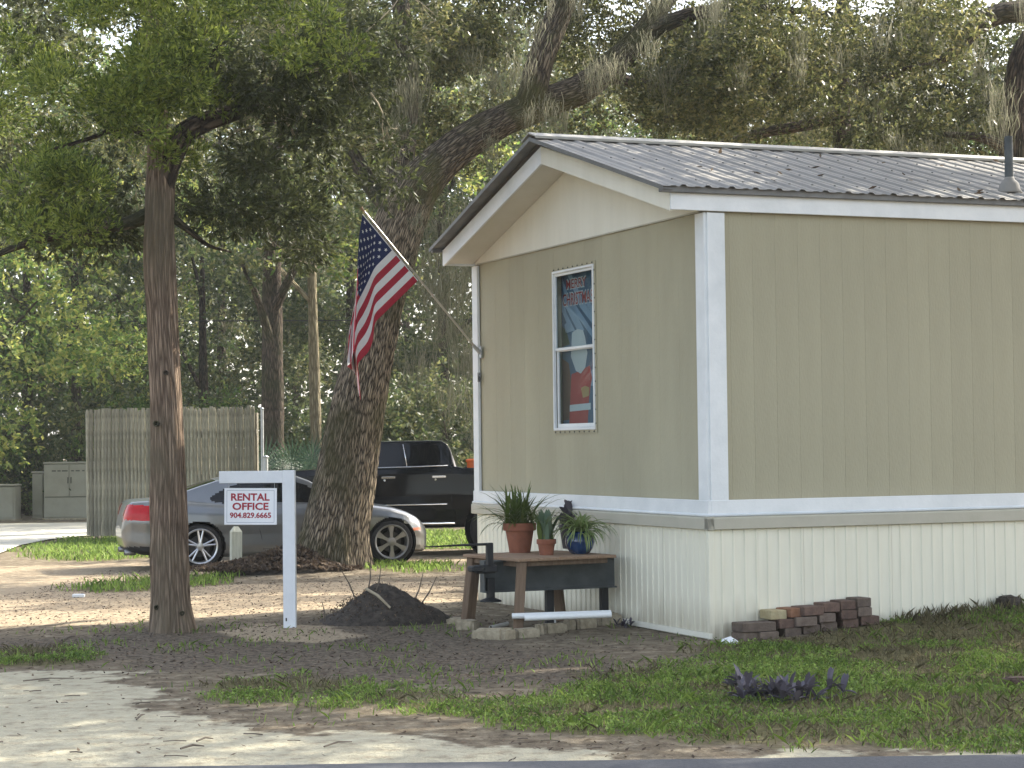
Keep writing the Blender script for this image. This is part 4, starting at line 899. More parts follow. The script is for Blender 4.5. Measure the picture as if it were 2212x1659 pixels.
for (px, py, Y, rr, lb) in ((566, 884, 39.6, .03, 'tall thin galvanised pole at the right end of the stockade fence'), (574, 988, 39.2, .045, 'short thick galvanised pole right of the stockade fence')):
    p = at(px, py, Y); zb = Gf(p[0], Y); po = thing('metal_pole', (p[0], Y, zb), lb, 'pole', 0, 'gate poles beside the fence')
    MB().tube([(0, 0, -.1), (0, 0, p[2]-zb)], rr, 10).build('shaft', 'galvanised', po, True, auto=40); MB().lathe([(rr*1.2, 0), (rr*1.2, .03), (0, .05)], 10, (0, 0, p[2]-zb-.01)).build('cap', 'galvanised', po, True)
def cabinet(name, x0, x1, y0, y1, Y, dep, label, big=False, yaw=0):
    a = at(x0, y1, Y); b_ = at(x1, y0, Y); w_ = b_[0]-a[0]; zb = Gf((a[0]+b_[0])/2, Y); h = b_[2]-zb
    c = thing(name, ((a[0]+b_[0])/2, Y+dep/2, zb), label, 'utility cabinet', yaw)
    MB().box((0, 0, h/2-.03), (w_, dep, h-.06), bev=.015).build('housing', 'cabinet_paint', c)
    MB().box((0, 0, h-.025), (w_+.04, dep+.04, .05), bev=.012).build('lid', 'cabinet_paint', c)
    MB().box((0, 0, -.02), (w_+.06, dep+.06, .1), bev=.01).build('plinth', 'concrete_stone', c)
    f = -dep/2-.012
    if big:
        dz0, dz1 = h*.40, h*.955
        for s_ in (-1, 1):
            d_ = MB().box((s_*w_*.243, f, (dz0+dz1)/2), (w_*.466, .02, dz1-dz0), bev=.005).build('door', 'cabinet_paint', c)
            MB().box((s_*w_*.03, f-.02, h*.68), (.025, .03, .16), bev=.005).build('handle', 'cabinet_dark', d_)
        MB().box((0, f, h*.21), (w_*.95, .02, h*.34), bev=.005).build('lower_panel', 'cabinet_paint', c)
        MB().box((0, f+.004, h*.392), (w_*.96, .012, .016)).build('seam', 'cabinet_dark', c)
        mb = MB()
        for (xa, wd) in ((-.30, .10), (-.20, .08), (-.09, .14), (.06, .07), (.16, .10), (.27, .06)): mb.box((xa*w_, f-.0115, h*.845), (wd*w_*.8, .001, .035))
        mb.build('worn_lettering', 'cabinet_dark', c)
    else:
        MB().box((0, f, h*.5), (w_*.86, .02, h*.84), bev=.006).build('door', 'cabinet_paint', c)
    return c
cabinet('utility_cabinet', 95, 206, 997, 1122, 52.8, .7, 'large olive grey two door utility cabinet next to the stockade fence', True)
cabinet('utility_cabinet', 70, 93, 1018, 1119, 53.3, .45, 'narrow olive grey utility cabinet just left of the big two door one')
cabinet('utility_cabinet', -32, 33, 1046, 1119, 52.5, .6, 'low olive grey utility cabinet cut off by the picture edge')

# ------------------------------------------------------------------ flag
bk = on_u(1032, 757, -.05); VF = bk[1]
tipc = on_v(783.5, 453, VF)
fg = thing('flag', house_pt(*bk), 'american flag hanging in folds from an angled pole on the gable end', 'flag', YAW)
base = np.array([bk[0], VF, bk[2]])
def loc(p): return tuple(np.array(p)-base)
pole = MB().tube([(0, 0, 0), loc((tipc[0], VF, tipc[2]))], [.0125, .0115], 12).build('pole', 'pole_metal', fg, True, auto=40)
MB().lathe([(.0, .05), (.016, .04), (.02, .02), (.012, 0), (.0125, -.02)], 12).build('finial', 'table_board', pole, True)
bpy.data.objects['finial'].location = loc((tipc[0], VF, tipc[2])); bpy.data.objects['finial'].rotation_euler = Vector(loc((tipc[0], VF, tipc[2]))).to_track_quat('Z', 'Y').to_euler()
bb = MB(); bb.box((.035, 0, -.02), (.02, .05, .13), bev=.004); bb.tube([(.03, 0, -.03), (-.05, 0, .055)], .02, 10); bb.build('bracket', 'galvanised', fg)
ZP = .2975/FPX*20.6                                   # metres per pixel of the flag close-up
def fmap(X, Y, D):
    q = on_v(658.3+.2975*X, 411.5+.2975*Y, VF); return (q[0]-base[0], D*ZP, q[2]-base[2])
NSs, NT = 78, 120; FLY = 1068.0
Hs0, Hs1 = np.array([420., 172.]), np.array([820., 655.])
FP = np.zeros((NSs+1, NT+1, 3))
def flagpoint_rows(s):
    x, y = Hs0*(1-s)+Hs1*s; d = 0.0; out = [(x, y, d)]; rev = False; inb = 0.0; ds = FLY/NT; x3 = float(np.interp(s, [0, .22, .34, .5, .75, 1], [150, 230, 305, 335, 365, 402])); ph_ = 0
    for i in range(NT):
        t_ = (i+1)/NT
        if not rev and x < x3: rev = True
        if rev: dx, dz = .36, .2
        elif x > 512: dx, dz = -.715, .0
        elif x > 405:
            inb += ds; wq_ = min(max((s-.5)/.5, 0), 1); steep = -.05 if inb < 150 else (-.3 if inb < 240 else -.62)
            dx, dz = float(np.interp(s, [0, .2, .5, 1], [-.095, -.2, -.38, -.38]))*(1-wq_)+steep*wq_, .36
        else: dx, dz = float(np.interp(s, [0, .2, .5, 1], [-.095, -.13, -.28, -.3])), -.36
        k = math.sqrt(max(.05, 1-dx*dx-dz*dz)); x += dx*ds; y += k*ds; d += (.85 if rev else dz*.55)*ds
        out.append((x, y, d+14*math.sin(t_*9+s*5)*t_))
    return out
for i in range(NSs+1):
    rows_ = flagpoint_rows(i/NSs)
    xs_ = np.array(rows_); ker = np.ones(7)/7
    for c in range(3): xs_[3:-3, c] = np.convolve(xs_[:, c], ker, 'valid')
    FP[i] = xs_
for _ in range(2): FP[1:-1] = (FP[:-2]+2*FP[1:-1]+FP[2:])/4
P3 = np.array([[fmap(*p) for p in r_] for r_ in FP])
si = (np.arange(NSs)*13//NSs)[:, None]; ti = np.arange(NT)[None, :]/NT
mi = np.where((si < 7) & (ti < .4), 2, np.where(si % 2 == 0, 0, 1))
cloth = gridmesh('cloth', P3, ['flag_red', 'flag_white', 'flag_blue'], fg, mi=mi)
sol = cloth.modifiers.new('thick', 'SOLIDIFY'); sol.thickness = .002; sol.offset = 0
def fsurf(s, t_, off):
    a = min(max(s, 0), 1)*NSs; b_ = min(max(t_, 0), 1)*NT; i, j = min(int(a), NSs-1), min(int(b_), NT-1); fa_, fb = a-i, b_-j
    p = (P3[i, j]*(1-fa_)+P3[i+1, j]*fa_)*(1-fb)+(P3[i, j+1]*(1-fa_)+P3[i+1, j+1]*fa_)*fb
    e1_ = P3[i+1, j]-P3[i, j]; e2_ = P3[i, j+1]-P3[i, j]; n_ = np.cross(e1_, e2_); n_ /= np.linalg.norm(n_)+1e-9
    return p+n_*off
for rI in range(9):
    for cI in range(6 if rI % 2 == 0 else 5):
        sc_, tc_ = (rI+1)/10*7/13, ((cI+.5)/6 if rI % 2 == 0 else (cI+1)/6)*.4
        star = MB()
        for sgn in (-.003, .003):
            vs = [fsurf(sc_-math.cos(k*math.pi/5)*(.0235 if k % 2 == 0 else .0095), tc_+math.sin(k*math.pi/5)*(.0235 if k % 2 == 0 else .0095)*.6, sgn) for k in range(10)]+[fsurf(sc_, tc_, sgn)]
            star.add(vs, [(k, (k+1) % 10, 10) for k in range(10)])
        star.build('star', 'flag_white', fg)
hd = MB(); hd.tube([P3[0, 0], P3[NSs, 0]], .006, 6); hd.build('header', 'flag_white', fg)
# ------------------------------------------------------------------ vehicles
def loft(name, parent, X, rings, mats, keep=None, mi=None):
    return gridmesh(name, rings, mats, parent, smooth=True, closed=True, keep=keep, mi=mi)
def inpoly(poly, X, Z):
    P = np.asarray(poly, float); ins = np.zeros(X.shape, bool); n = len(P)
    for i in range(n):
        a, b_ = P[i], P[(i+1) % n]; ins ^= ((a[1] > Z) != (b_[1] > Z)) & (X < (b_[0]-a[0])*(Z-a[1])/(b_[1]-a[1]+1e-12)+a[0])
    return ins
def cen(V): return (V[:-1, :, :]+V[1:, :, :]+np.roll(V, -1, 1)[:-1]+np.roll(V, -1, 1)[1:])/4
class Shell:
    def __init__(s, top, bot, hw, prof, x0, x1, step=.016, crown=.02, topfac=((.72, 0), (.4, .8), (0, 1))):
        s.I = lambda k, X: np.interp(X, [a for a, _ in k], [b for _, b in k])
        s.top, s.bot, s.hw, s.prof = top, bot, hw, prof; X = np.arange(x0, x1+step/2, step); s.X = X
        zt, zb, w = s.I(top, X), s.I(bot, X), s.I(hw, X)
        for _ in range(3):
            for q_ in (zt, zb, w): q_[1:-1] = (q_[:-2]+q_[1:-1]*2+q_[2:])/4
        s.zt, s.zb, s.w = zt, zb, w
        H = np.r_[np.linspace(0, .1, 4), np.linspace(.13, .88, 26), np.linspace(.9, 1, 6)]
        wf = s.I(prof, H)
        pts = [(w*.0, zb)]+[(w*.55, zb)]+[(w*f, zb+(zt-zb)*h) for h, f in zip(H, wf)]+[(w*wf[-1]*f, zt+crown*c) for f, c in topfac]
        half = np.stack([np.stack([X, y*np.ones_like(X), z*np.ones_like(X)], -1) for y, z in pts], 1)
        mir = half[:, 1:-1][:, ::-1]*np.array([1, -1, 1]); s.V = np.concatenate([half, mir], 1); s.C = cen(s.V)
    def side(s, x, z):
        zt, zb, w = np.interp(x, s.X, s.zt), np.interp(x, s.X, s.zb), np.interp(x, s.X, s.w)
        return w*float(s.I(s.prof, min(max((z-zb)/max(zt-zb, .01), 0), 1)))
    def caps(s, name, parent, mats):
        mb = MB()
        for r_, rev in ((s.V[0], True), (s.V[-1], False)): mb.add(r_, [tuple(range(len(r_)))])
        return mb
def wheel(parent, x, y, side, R_, rr, kind, material):
    # side = +1 when the outer face looks along +y
    w_ = .21 if R_ < .36 else .27
    t_ = MB().lathe([(rr*1.0, -w_/2), (R_*.93, -w_/2), (R_*.985, -w_*.38), (R_, -w_*.2), (R_, w_*.2), (R_*.985, w_*.38), (R_*.93, w_/2), (R_*.80, w_/2+.008), (rr*1.03, w_/2), (rr, w_/2-.02), (rr, -w_/2)], 56, ax='y', close=True).build('wheel', 'rubber', parent, True, auto=40)
    t_.location = (x, y, R_)
    if side < 0: t_.rotation_euler = (0, 0, math.pi)
    rim = MB(); rim.lathe([(rr*1.04, w_/2+.002), (rr*1.0, w_/2+.008), (rr*.93, w_/2), (rr*.9, w_/2-.05), (rr*.88, -w_*.3)], 56, ax='y', close=True); f = w_/2-.012
    if kind == 'thin':
        for i in range(5):
            for da in (-.13, .13):
                a = i*2*math.pi/5+.35; p0 = (math.cos(a+da*.8)*rr*.2, f, math.sin(a+da*.8)*rr*.2); p1 = (math.cos(a+da*1.3)*rr*.95, f, math.sin(a+da*1.3)*rr*.95); rim.tube([p0, p1], [.018, .013], 6)
        rim.lathe([(.0, f+.015), (.05, f+.012), (.065, f-.01), (.06, f-.05)], 20, ax='y', close=True)
    elif kind == 'wide':
        for i in range(6):
            a = i*2*math.pi/6+.5; p = lambda r_, da: (math.cos(a+da)*r_, f, math.sin(a+da)*r_)
            q = [p(rr*.2, -.42), p(rr*.55, -.17), p(rr*.95, -.2), p(rr*.95, .2), p(rr*.55, .17), p(rr*.2, .42)]; rim.add(q+[(c[0], f-.03, c[2]) for c in q], [tuple(range(6))]+[(k, (k+1) % 6, (k+1) % 6+6, k+6) for k in range(6)])
        rim.lathe([(0, f+.008), (rr*.18, f+.006), (rr*.27, f-.004), (rr*.27, f-.04)], 24, ax='y', close=True)
    else:
        for i in range(8):
            a = i*math.pi/4; rim.tube([(math.cos(a)*rr*.2, f, math.sin(a)*rr*.2), (math.cos(a)*rr*.95, f-.01, math.sin(a)*rr*.95)], [.04, .03], 6)
        rim.lathe([(.0, f+.02), (.08, f+.012), (.1, f-.05)], 20, ax='y', close=True)
    ro = rim.build('rim', material, t_, True, auto=35)
    MB().lathe([(0, -.01), (rr*.62, -.01), (rr*.62, -.03), (0, -.03)], 28, ax='y', c=(0, f-.06, 0)).build('brake_disc', 'brake', t_)
    MB().lathe([(0, 0), (rr*.9, 0)], 28, ax='y', c=(0, -w_*.2, 0)).build('barrel', 'wheel_well', t_)
    return t_
# silver coupe
cyaw = R(15.5); c0 = np.array([at(431, 1228, 29.9)[0], 29.9]); cd = np.array([math.cos(cyaw), math.sin(cyaw)]); cn = np.array([-cd[1], cd[0]])
cr = c0+cn*.78; WB = 2.85; cz = at(437, 1228, 29.95)[2]
car = thing('parked_car', (cr[0], cr[1], cz), 'silver two door coupe parked behind the oak trunk', 'car', cyaw); car.rotation_euler[1] = 0
zf = Gf(*(cr+cd*WB)); car.rotation_euler = (0, 0, cyaw)
def cz_x(k): return [((-.4+(x+.4)*1.25) if x < -.4 else (3.0+(x-3.0)*.78) if x > 3.0 else x, v) for x, v in k]     # longer tail, shorter nose
sh = Shell(cz_x([(-.96, .60), (-.94, .78), (-.90, .93), (-.85, .985), (-.6, 1.0), (-.2, .99), (.4, .95), (1.9, .925), (2.2, .915), (2.6, .875), (2.9, .83), (3.15, .765), (3.35, .69), (3.5, .6), (3.6, .52), (3.68, .40)]),
           cz_x([(-.96, .46), (-.92, .30), (-.75, .22), (-.4, .19), (.4, .165), (2.5, .165), (3.0, .16), (3.5, .16), (3.68, .24)]),
           cz_x([(-.96, .52), (-.93, .66), (-.86, .76), (-.7, .835), (-.3, .885), (.1, .905), (.6, .895), (2.2, .885), (2.85, .895), (3.15, .85), (3.4, .735), (3.55, .58), (3.65, .36), (3.68, .2)]),
           [(0, .88), (.06, .955), (.2, .985), (.42, .985), (.6, 1.0), (.78, .985), (.9, .94), (.96, .88), (1, .80)], -1.10, 3.53, crown=.03)
C_ = sh.C; cx_, cy_, cz_ = C_[..., 0], C_[..., 1], C_[..., 2]
arch = ((cx_**2+(cz_-.33)**2 < .368**2) | ((cx_-WB)**2+(cz_-.33)**2 < .362**2)) & (np.abs(cy_) > .45)
tail = (cx_ < -.46+(cz_-.73)*.25) & (cz_ > .725) & (cz_ < .945-.06*(cx_+.9)) & (np.abs(cy_) > .42)
head = (cx_ > 3.04) & (cx_ < 3.42) & (np.abs(cy_) > .5) & (cz_ > .60-.15*(cx_-3.0)) & (cz_ < .785-.66*(cx_-3.0)-.02)
mk = (cx_ > 3.19) & (cx_ < 3.33) & (cz_ > .485) & (cz_ < .53) & (np.abs(cy_) > .5)
low = ((cz_ < .34) & (cx_ < -.36)) | ((cz_ < .2) & (cx_ > 3.0))
MI = np.where(low, 1, 0)
loft('body', car, sh.X, sh.V, ['car_silver', 'plastic_black'], ~(arch | tail | head | mk), MI)
for r_ in (sh.V[0], sh.V[-1]): MB().add(r_, [tuple(range(len(r_)))]).build('bumper_face', 'car_silver', car)
for sgn, nm in ((-1, 'tail_light'), (1, 'tail_light')): loft(nm, car, sh.X, sh.V, 'tail_red', tail & (cy_*sgn > 0))
for sgn in (-1, 1): loft('headlight', car, sh.X, sh.V, 'lamp_clear', head & (cy_*sgn > 0)); loft('side_marker', car, sh.X, sh.V, 'amber', mk & (cy_*sgn > 0))
for xw in (0, WB):
    for sgn in (-1, 1):
        ww = MB().lathe([(.375, -.02), (.375, -.42), (0, -.42)] if sgn > 0 else [(.375, .02), (.375, .42), (0, .42)], 36, (xw, sgn*.88, .33), 'y', close=True); ww.build('wheel_well', 'wheel_well', car, True, auto=40)
ug = MB(); ug.box((1.35, 0, .24), (3.6, 1.35, .12)); ug.build('underbody', 'wheel_well', car)
roofp = [(-.70, .985), (-.45, 1.03), (-.2, 1.105), (.05, 1.19), (.3, 1.265), (.6, 1.325), (.95, 1.36), (1.2, 1.355), (1.45, 1.32), (1.65, 1.245), (1.9, 1.11), (2.25, .90)]
def greenhouse(X, zr, zb, wb, wr, crown=.035, lev=16, ease=1.0):
    rings = []
    for i in range(len(X)):
        half = []
        for k in range(lev+1):
            t_ = k/lev; e = math.sin(t_*math.pi/2)**1.4*(.12)+t_*.88; half.append((X[i], wb[i]*(1-e)+wr[i]*e, zb[i]+(zr[i]-zb[i])*t_))
        for f, c in ((.97, .22), (.88, .45), (.7, .72), (.45, .92)): half.append((X[i], wr[i]*f, zr[i]+crown*c))
        half.append((X[i], 0, zr[i]+crown)); half = np.array(half); mir = half[:-1][::-1]*np.array([1, -1, 1]); rings.append(np.concatenate([half, mir]))
    return np.array(rings)
X = np.arange(-.70, 2.26, .015); zr = np.interp(X, [a for a, _ in roofp], [b for _, b in roofp]); zr[1:-1] = (zr[:-2]+2*zr[1:-1]+zr[2:])/4
zb = np.minimum(np.full(len(X), .89), zr-.02); wb = np.interp(X, [-.7, -.2, .6, 2.25], [.70, .78, .81, .74]); wr = np.interp(X, [-.7, 0, .7, 1.3, 2.25], [.62, .60, .58, .59, .68])
GV = greenhouse(X, zr, zb, wb, wr)
GC_ = (GV[:-1, :-1]+GV[1:, :-1]+GV[:-1, 1:]+GV[1:, 1:])/4
wpoly = [(.20, .975), (.16, 1.03), (.34, 1.135), (.6, 1.235), (.9, 1.295), (1.2, 1.30), (1.42, 1.265), (1.60, 1.19), (1.80, 1.075), (1.97, .945), (1.95, .93), (.9, .94), (.3, .95)]
lev = GV.shape[1]; idx = np.arange(lev-1)[None, :]; sidef = (idx < 16) | (idx >= lev-1-16)
isw = inpoly(wpoly, GC_[..., 0], GC_[..., 2]) & sidef
rw = (~sidef) & (GC_[..., 0] < .28) & (GC_[..., 0] > -.6) & (np.abs(GC_[..., 1]) < .52); ws = (~sidef) & (GC_[..., 0] > 1.5) & (GC_[..., 0] < 2.2) & (np.abs(GC_[..., 1]) < .54)
gridmesh('roof', GV, 'car_silver', car, keep=~(isw | rw | ws))
gridmesh('side_window', GV, 'car_glass', car, keep=isw & (GC_[..., 1] < 0)); gridmesh('side_window', GV, 'car_glass', car, keep=isw & (GC_[..., 1] > 0))
gridmesh('rear_window', GV, 'car_glass', car, keep=rw); gridmesh('windshield', GV, 'car_glass', car, keep=ws)
sm = MB()
def seam(pts): return sm.tube([(x, -sh.side(x, z)-.001, z) for x, z in pts], .004, 4)
seam([(.80, .90), (.83, .7), (.90, .45), (.93, .26)]); seam([(2.18, .9), (2.2, .7), (2.17, .4), (2.1, .25)]); seam([(.93, .27), (1.5, .265), (2.1, .26)])
sm.build('door_seam', 'plastic_black', car)
hdl = MB().box((1.02, -sh.side(1.02, .76)-.015, .76), (.2, .03, .03), bev=.008).build('door_handle', 'car_silver', car)
mr_ = MB().lathe([(0, -.08), (.06, -.06), (.085, 0), (.07, .05), (0, .07)], 16, (0, 0, 0), 'x').build('mirror', 'car_silver', car, True); mr_.location = (1.9, -.93, .98)
for y in (-.60, -.48, .48, .60): MB().lathe([(.034, 0), (.038, .002), (.038, .16), (.030, .16)], 16, (-1.06, y, .25), 'x', close=True).build('exhaust_tip', 'alloy_dark', car, True)
for xw, kd, mt in ((0, 'thin', 'alloy'), (WB, 'wide', 'alloy_dark')):
    for sgn in (-1, 1): wheel(car, xw, sgn*.775, sgn, .328, .252, kd, mt)
# black pickup
ty = 33.0; tx0 = at(1018, 1150, ty)[0]+.40; tz = Gf(tx0-2, ty)
truck = thing('pickup_truck', (tx0, ty+1.0, tz), 'black crew cab pickup truck with chrome trim parked behind the silver coupe', 'pickup truck', math.pi)
truck.rotation_euler = (0, R(.4), math.pi)
ts = Shell([(-1.25, 1.0), (-1.22, 1.40), (.55, 1.415), (.60, 1.44), (2.7, 1.42), (2.95, 1.43), (3.4, 1.41), (3.9, 1.37), (4.2, 1.31), (4.36, 1.18), (4.42, .9)],
           [(-1.25, .6), (-1.1, .5), (-.6, .46), (.6, .46), (3.0, .46), (4.1, .5), (4.42, .6)], [(-1.25, .93), (-1.2, .985), (.5, .99), (3.6, .99), (4.1, .93), (4.35, .8), (4.42, .7)],
           [(0, .93), (.07, .975), (.3, .995), (.55, 1.0), (.75, .99), (.9, .985), (1, .955)], -1.25, 4.42, step=.025, crown=.015, topfac=((.96, .3), (.6, .8), (0, 1)))
C_ = ts.C; tx_, ty_, tz_ = C_[..., 0], C_[..., 1], C_[..., 2]
arch = ((tx_**2+(tz_-.44)**2 < .5**2) | ((tx_-3.55)**2+(tz_-.44)**2 < .5**2)) & (np.abs(ty_) > .5)
bedopen = (tx_ < .5) & (tx_ > -1.18) & (tz_ > 1.35) & (np.abs(ty_) < .9)
loft('body', truck, ts.X, ts.V, 'truck_black', ~(arch | bedopen)); [MB().add(r_, [tuple(range(len(r_)))]).build('end_face', 'truck_black', truck) for r_ in (ts.V[0], ts.V[-1])]
mb = MB(); mb.box((-.33, 0, .85), (1.75, 1.8, .03)); [mb.box((-.33, s_*.91, 1.12), (1.75, .03, .56)) for s_ in (-1, 1)]; mb.build('bed_liner', 'plastic_black', truck)
for xw in (0, 3.55):
    for sgn in (-1, 1): MB().lathe([(.505, 0), (.505, -.45*sgn), (0, -.45*sgn)], 36, (xw, sgn*.965, .44), 'y', close=True).build('wheel_well', 'wheel_well', truck, True, auto=40)
roofp = [(.585, 1.42), (.63, 1.50), (.72, 1.74), (.78, 1.83), (.86, 1.875), (1.0, 1.885), (1.9, 1.885), (2.1, 1.86), (2.3, 1.79), (2.98, 1.40)]
X = np.arange(.585, 2.99, .02); zr = np.interp(X, [a for a, _ in roofp], [b for _, b in roofp])-.02
zb = np.minimum(np.full(len(X), 1.38), zr-.01); wb = np.full(len(X), .955); wr = np.interp(X, [.6, 1, 2, 3], [.80, .80, .79, .86])
GV = greenhouse(X, zr, zb, wb, wr, .02); GC_ = (GV[:-1, :-1]+GV[1:, :-1]+GV[:-1, 1:]+GV[1:, 1:])/4
lev = GV.shape[1]; idx = np.arange(lev-1)[None, :]; sidef = (idx < 16) | (idx >= lev-1-16)
w1 = [(.78, 1.475), (.80, 1.70), (.86, 1.79), (1.0, 1.81), (1.43, 1.81), (1.40, 1.465)]; w2 = [(1.50, 1.465), (1.53, 1.81), (2.0, 1.80), (2.2, 1.74), (2.66, 1.46)]
i1 = inpoly(w1, GC_[..., 0], GC_[..., 2]) & sidef; i2 = inpoly(w2, GC_[..., 0], GC_[..., 2]) & sidef; ws = (~sidef) & (GC_[..., 0] > 2.2) & (GC_[..., 0] < 2.9)
gridmesh('cab', GV, 'truck_black', truck, keep=~(i1 | i2 | ws))
for sgn in (-1, 1):
    gridmesh('rear_door_window', GV, 'car_glass', truck, keep=i1 & (GC_[..., 1]*sgn > 0)); gridmesh('front_door_window', GV, 'car_glass', truck, keep=i2 & (GC_[..., 1]*sgn > 0))
gridmesh('windshield', GV, 'car_glass', truck, keep=ws)
def gside(x, z): t_ = min(max((z-1.38)/(1.885-.02-1.38), 0), 1); e = math.sin(t_*math.pi/2)**1.4*.12+t_*.88; return .955*(1-e)+.80*e
ch = MB()
ch.tube([(x, gside(x, z)+.004, z) for x, z in ((.76, 1.462), (1.2, 1.452), (1.8, 1.445), (2.3, 1.44), (2.7, 1.44))], .010, 6)
ch.build('belt_trim', 'chrome', truck, True)
MB().tube([(x, gside(x, z)+.003, z) for x, z in ((1.42, 1.46), (1.45, 1.64), (1.485, 1.815))], .008, 6).build('pillar_trim', 'chrome', truck, True)
for z, x0, x1, r_ in ((.84, .78, 3.0, .013), (.53, .66, 3.0, .03)): MB().tube([(x0, ts.side(x0, z)+.004, z), (x1, ts.side(x1, z)+.004, z)], r_, 8).build('side_trim', 'chrome', truck, True)
for x in (.90, 1.72):
    z = 1.285; h_ = MB().box((x, ts.side(x, z)+.03, z), (.22, .025, .038), bev=.01).build('door_handle', 'chrome', truck); MB().lathe([(0, 0), (.018, .0), (.018, .012), (0, .014)], 10, (x+.06, ts.side(x, z)+.002, z-.045), 'y').build('lock', 'chrome', h_)
sm = MB()
for pts in ([(.56, 1.40), (.56, .5)], [(.72, 1.40), (.70, .9), (.62, .6)], [(1.42, 1.42), (1.42, .5)]): sm.tube([(x, ts.side(x, z)+.001, z) for x, z in pts], .007, 4)
sm.build('door_seam', 'dark_void', truck)
for xw in (0, 3.55):
    for sgn in (-1, 1): wheel(truck, xw, sgn*.86, sgn, .42, .25, 'truck', 'alloy')
a = at(1008, 1007, ty+.3); b_ = at(1040, 991, ty+.3); ob = thing('orange_bin', ((a[0]+b_[0])/2, ty+.45, Gf(0, ty)+.87), 'orange plastic bin showing above the black truck bed', 'bin')
hh_ = b_[2]-ob.location.z; MB().box((0, 0, hh_/2), (b_[0]-a[0]-.02, .4, hh_), bev=.02, taper=1.04).build('tub', 'orange_plastic', ob); MB().box((0, 0, hh_-.03), (b_[0]-a[0]+.02, .44, .05), bev=.01).build('lid', 'orange_plastic', ob)
# ------------------------------------------------------------------ trees
def P(px, py, Y, r=None):
    p = at(px, py, Y); return (p[0], p[1], p[2], r) if r is not None else tuple(p)
def px2m(px, Y): return px/FPX*Y
# red cedar in front
CEDY = 18.75; g_ = gnd(370, 1366)
ced = thing('cedar_tree', (0, 0, 0), 'red cedar with straight bare reddish trunk and bright green tufts', 'tree')
cw = lambda px: px2m(px, CEDY)/2
pts = [P(371, 1392, CEDY, cw(104)), P(371, 1360, CEDY, cw(96)), P(369, 1300, CEDY, cw(85)), P(367, 1200, CEDY, cw(82)), P(364, 1050, CEDY, cw(74)), P(357, 850, CEDY, cw(66)), P(348, 680, CEDY, cw(64)), P(342, 520, CEDY, cw(66)), P(345, 400, CEDY, cw(60)), P(343, 330, CEDY, cw(48)), P(338, 200, CEDY, cw(40)), P(330, 40, CEDY, cw(34)), P(335, -200, CEDY, cw(28)), P(338, -500, CEDY, cw(16))]
limb('trunk', pts, 'cedar_bark', ced, 56, 190, .09, 3, .22, (.26, .16))
kn = MB()
for px, py, r_ in ((337, 915, .035), (358, 805, .03), (338, 1312, .03), (393, 1325, .028)):
    p = P(px, py, CEDY-.18); kn.lathe([(r_*.7, .05), (r_*.8, 0), (r_*.55, -.006), (r_*.3, .02), (0, .03)], 10, p, 'y')
kn.build('knot', 'dark_bark', ced, True)
limb('limb', [P(350, 420, CEDY, cw(46)), P(368, 345, CEDY, cw(52)), P(395, 292, CEDY+.2, cw(50)), P(450, 262, CEDY+.5, cw(44)), P(520, 238, CEDY+.8, cw(36)), P(575, 205, CEDY+1.1, cw(26)), P(650, 175, CEDY+1.4, cw(16)), P(760, 120, CEDY+1.7, cw(8))], 'dark_bark', ced, 18, 60, .1, 6)
limb('limb', [P(325, 462, CEDY, cw(34)), P(280, 480, CEDY+.1, cw(28)), P(210, 493, CEDY+.2, cw(24)), P(120, 510, CEDY+.3, cw(20)), P(40, 532, CEDY+.4, cw(16)), P(-60, 575, CEDY+.6, cw(8))], 'dark_bark', ced, 14, 50, .12, 7)
limb('limb', [P(372, 470, CEDY, cw(20)), P(410, 500, CEDY+.1, cw(13)), P(450, 530, CEDY+.3, cw(8)), P(500, 545, CEDY+.5, cw(4))], 'dark_bark', ced, 8, 30, .1, 8)
limb('limb', [P(345, 215, CEDY, cw(24)), P(390, 180, CEDY, cw(17)), P(440, 140, CEDY+.2, cw(12)), P(480, 90, CEDY+.3, cw(7))], 'dark_bark', ced, 10, 30, .1, 9)
limb('limb', [P(335, 300, CEDY, cw(20)), P(270, 275, CEDY-.3, cw(14)), P(190, 300, CEDY-.5, cw(9)), P(90, 330, CEDY-.6, cw(5))], 'dark_bark', ced, 10, 30, .1, 19)
tw = []
def twig_tree(mb, p, d, ln, r_, depth):
    p = Vector(p); d = Vector(d).normalized(); pts = [p]; q = p.copy(); dd = d.copy()
    for i in range(4):
        dd = (dd+Vector((random.gauss(0, .18), random.gauss(0, .18), random.gauss(0, .18)))).normalized(); q = q+dd*ln/4; pts.append(q.copy())
    mb.tube(pts, [r_*(1-.16*i) for i in range(5)], 5, cap=False)
    if depth > 0:
        for i in range(random.randint(2, 4)):
            k = random.randint(1, 4); nd = (dd+Vector((random.gauss(0, .7), random.gauss(0, .5), random.gauss(0, .7)))).normalized(); twig_tree(mb, pts[k], nd, ln*random.uniform(.45, .75), r_*.6, depth-1)
for (x0, y0, x1, y1, ln) in ((640, 300, 560, 190, .75), (640, 300, 700, 150, .7), (770, 95, 690, 60, .6), (770, 95, 840, 30, .8), (640, 300, 620, 120, .7), (230, 390, 140, 400, .5), (330, 260, 322, 370, .5), (560, 420, 600, 560, .6), (800, 200, 850, 330, .5)):
    mb = MB(); a = Vector(P(x0, y0, CEDY+1.0)); b_ = Vector(P(x1, y1, CEDY+.9+random.random()*.5)); twig_tree(mb, a, b_-a, ln, .011, 3); mb.build('dead_branch', 'dead_twig', ced)
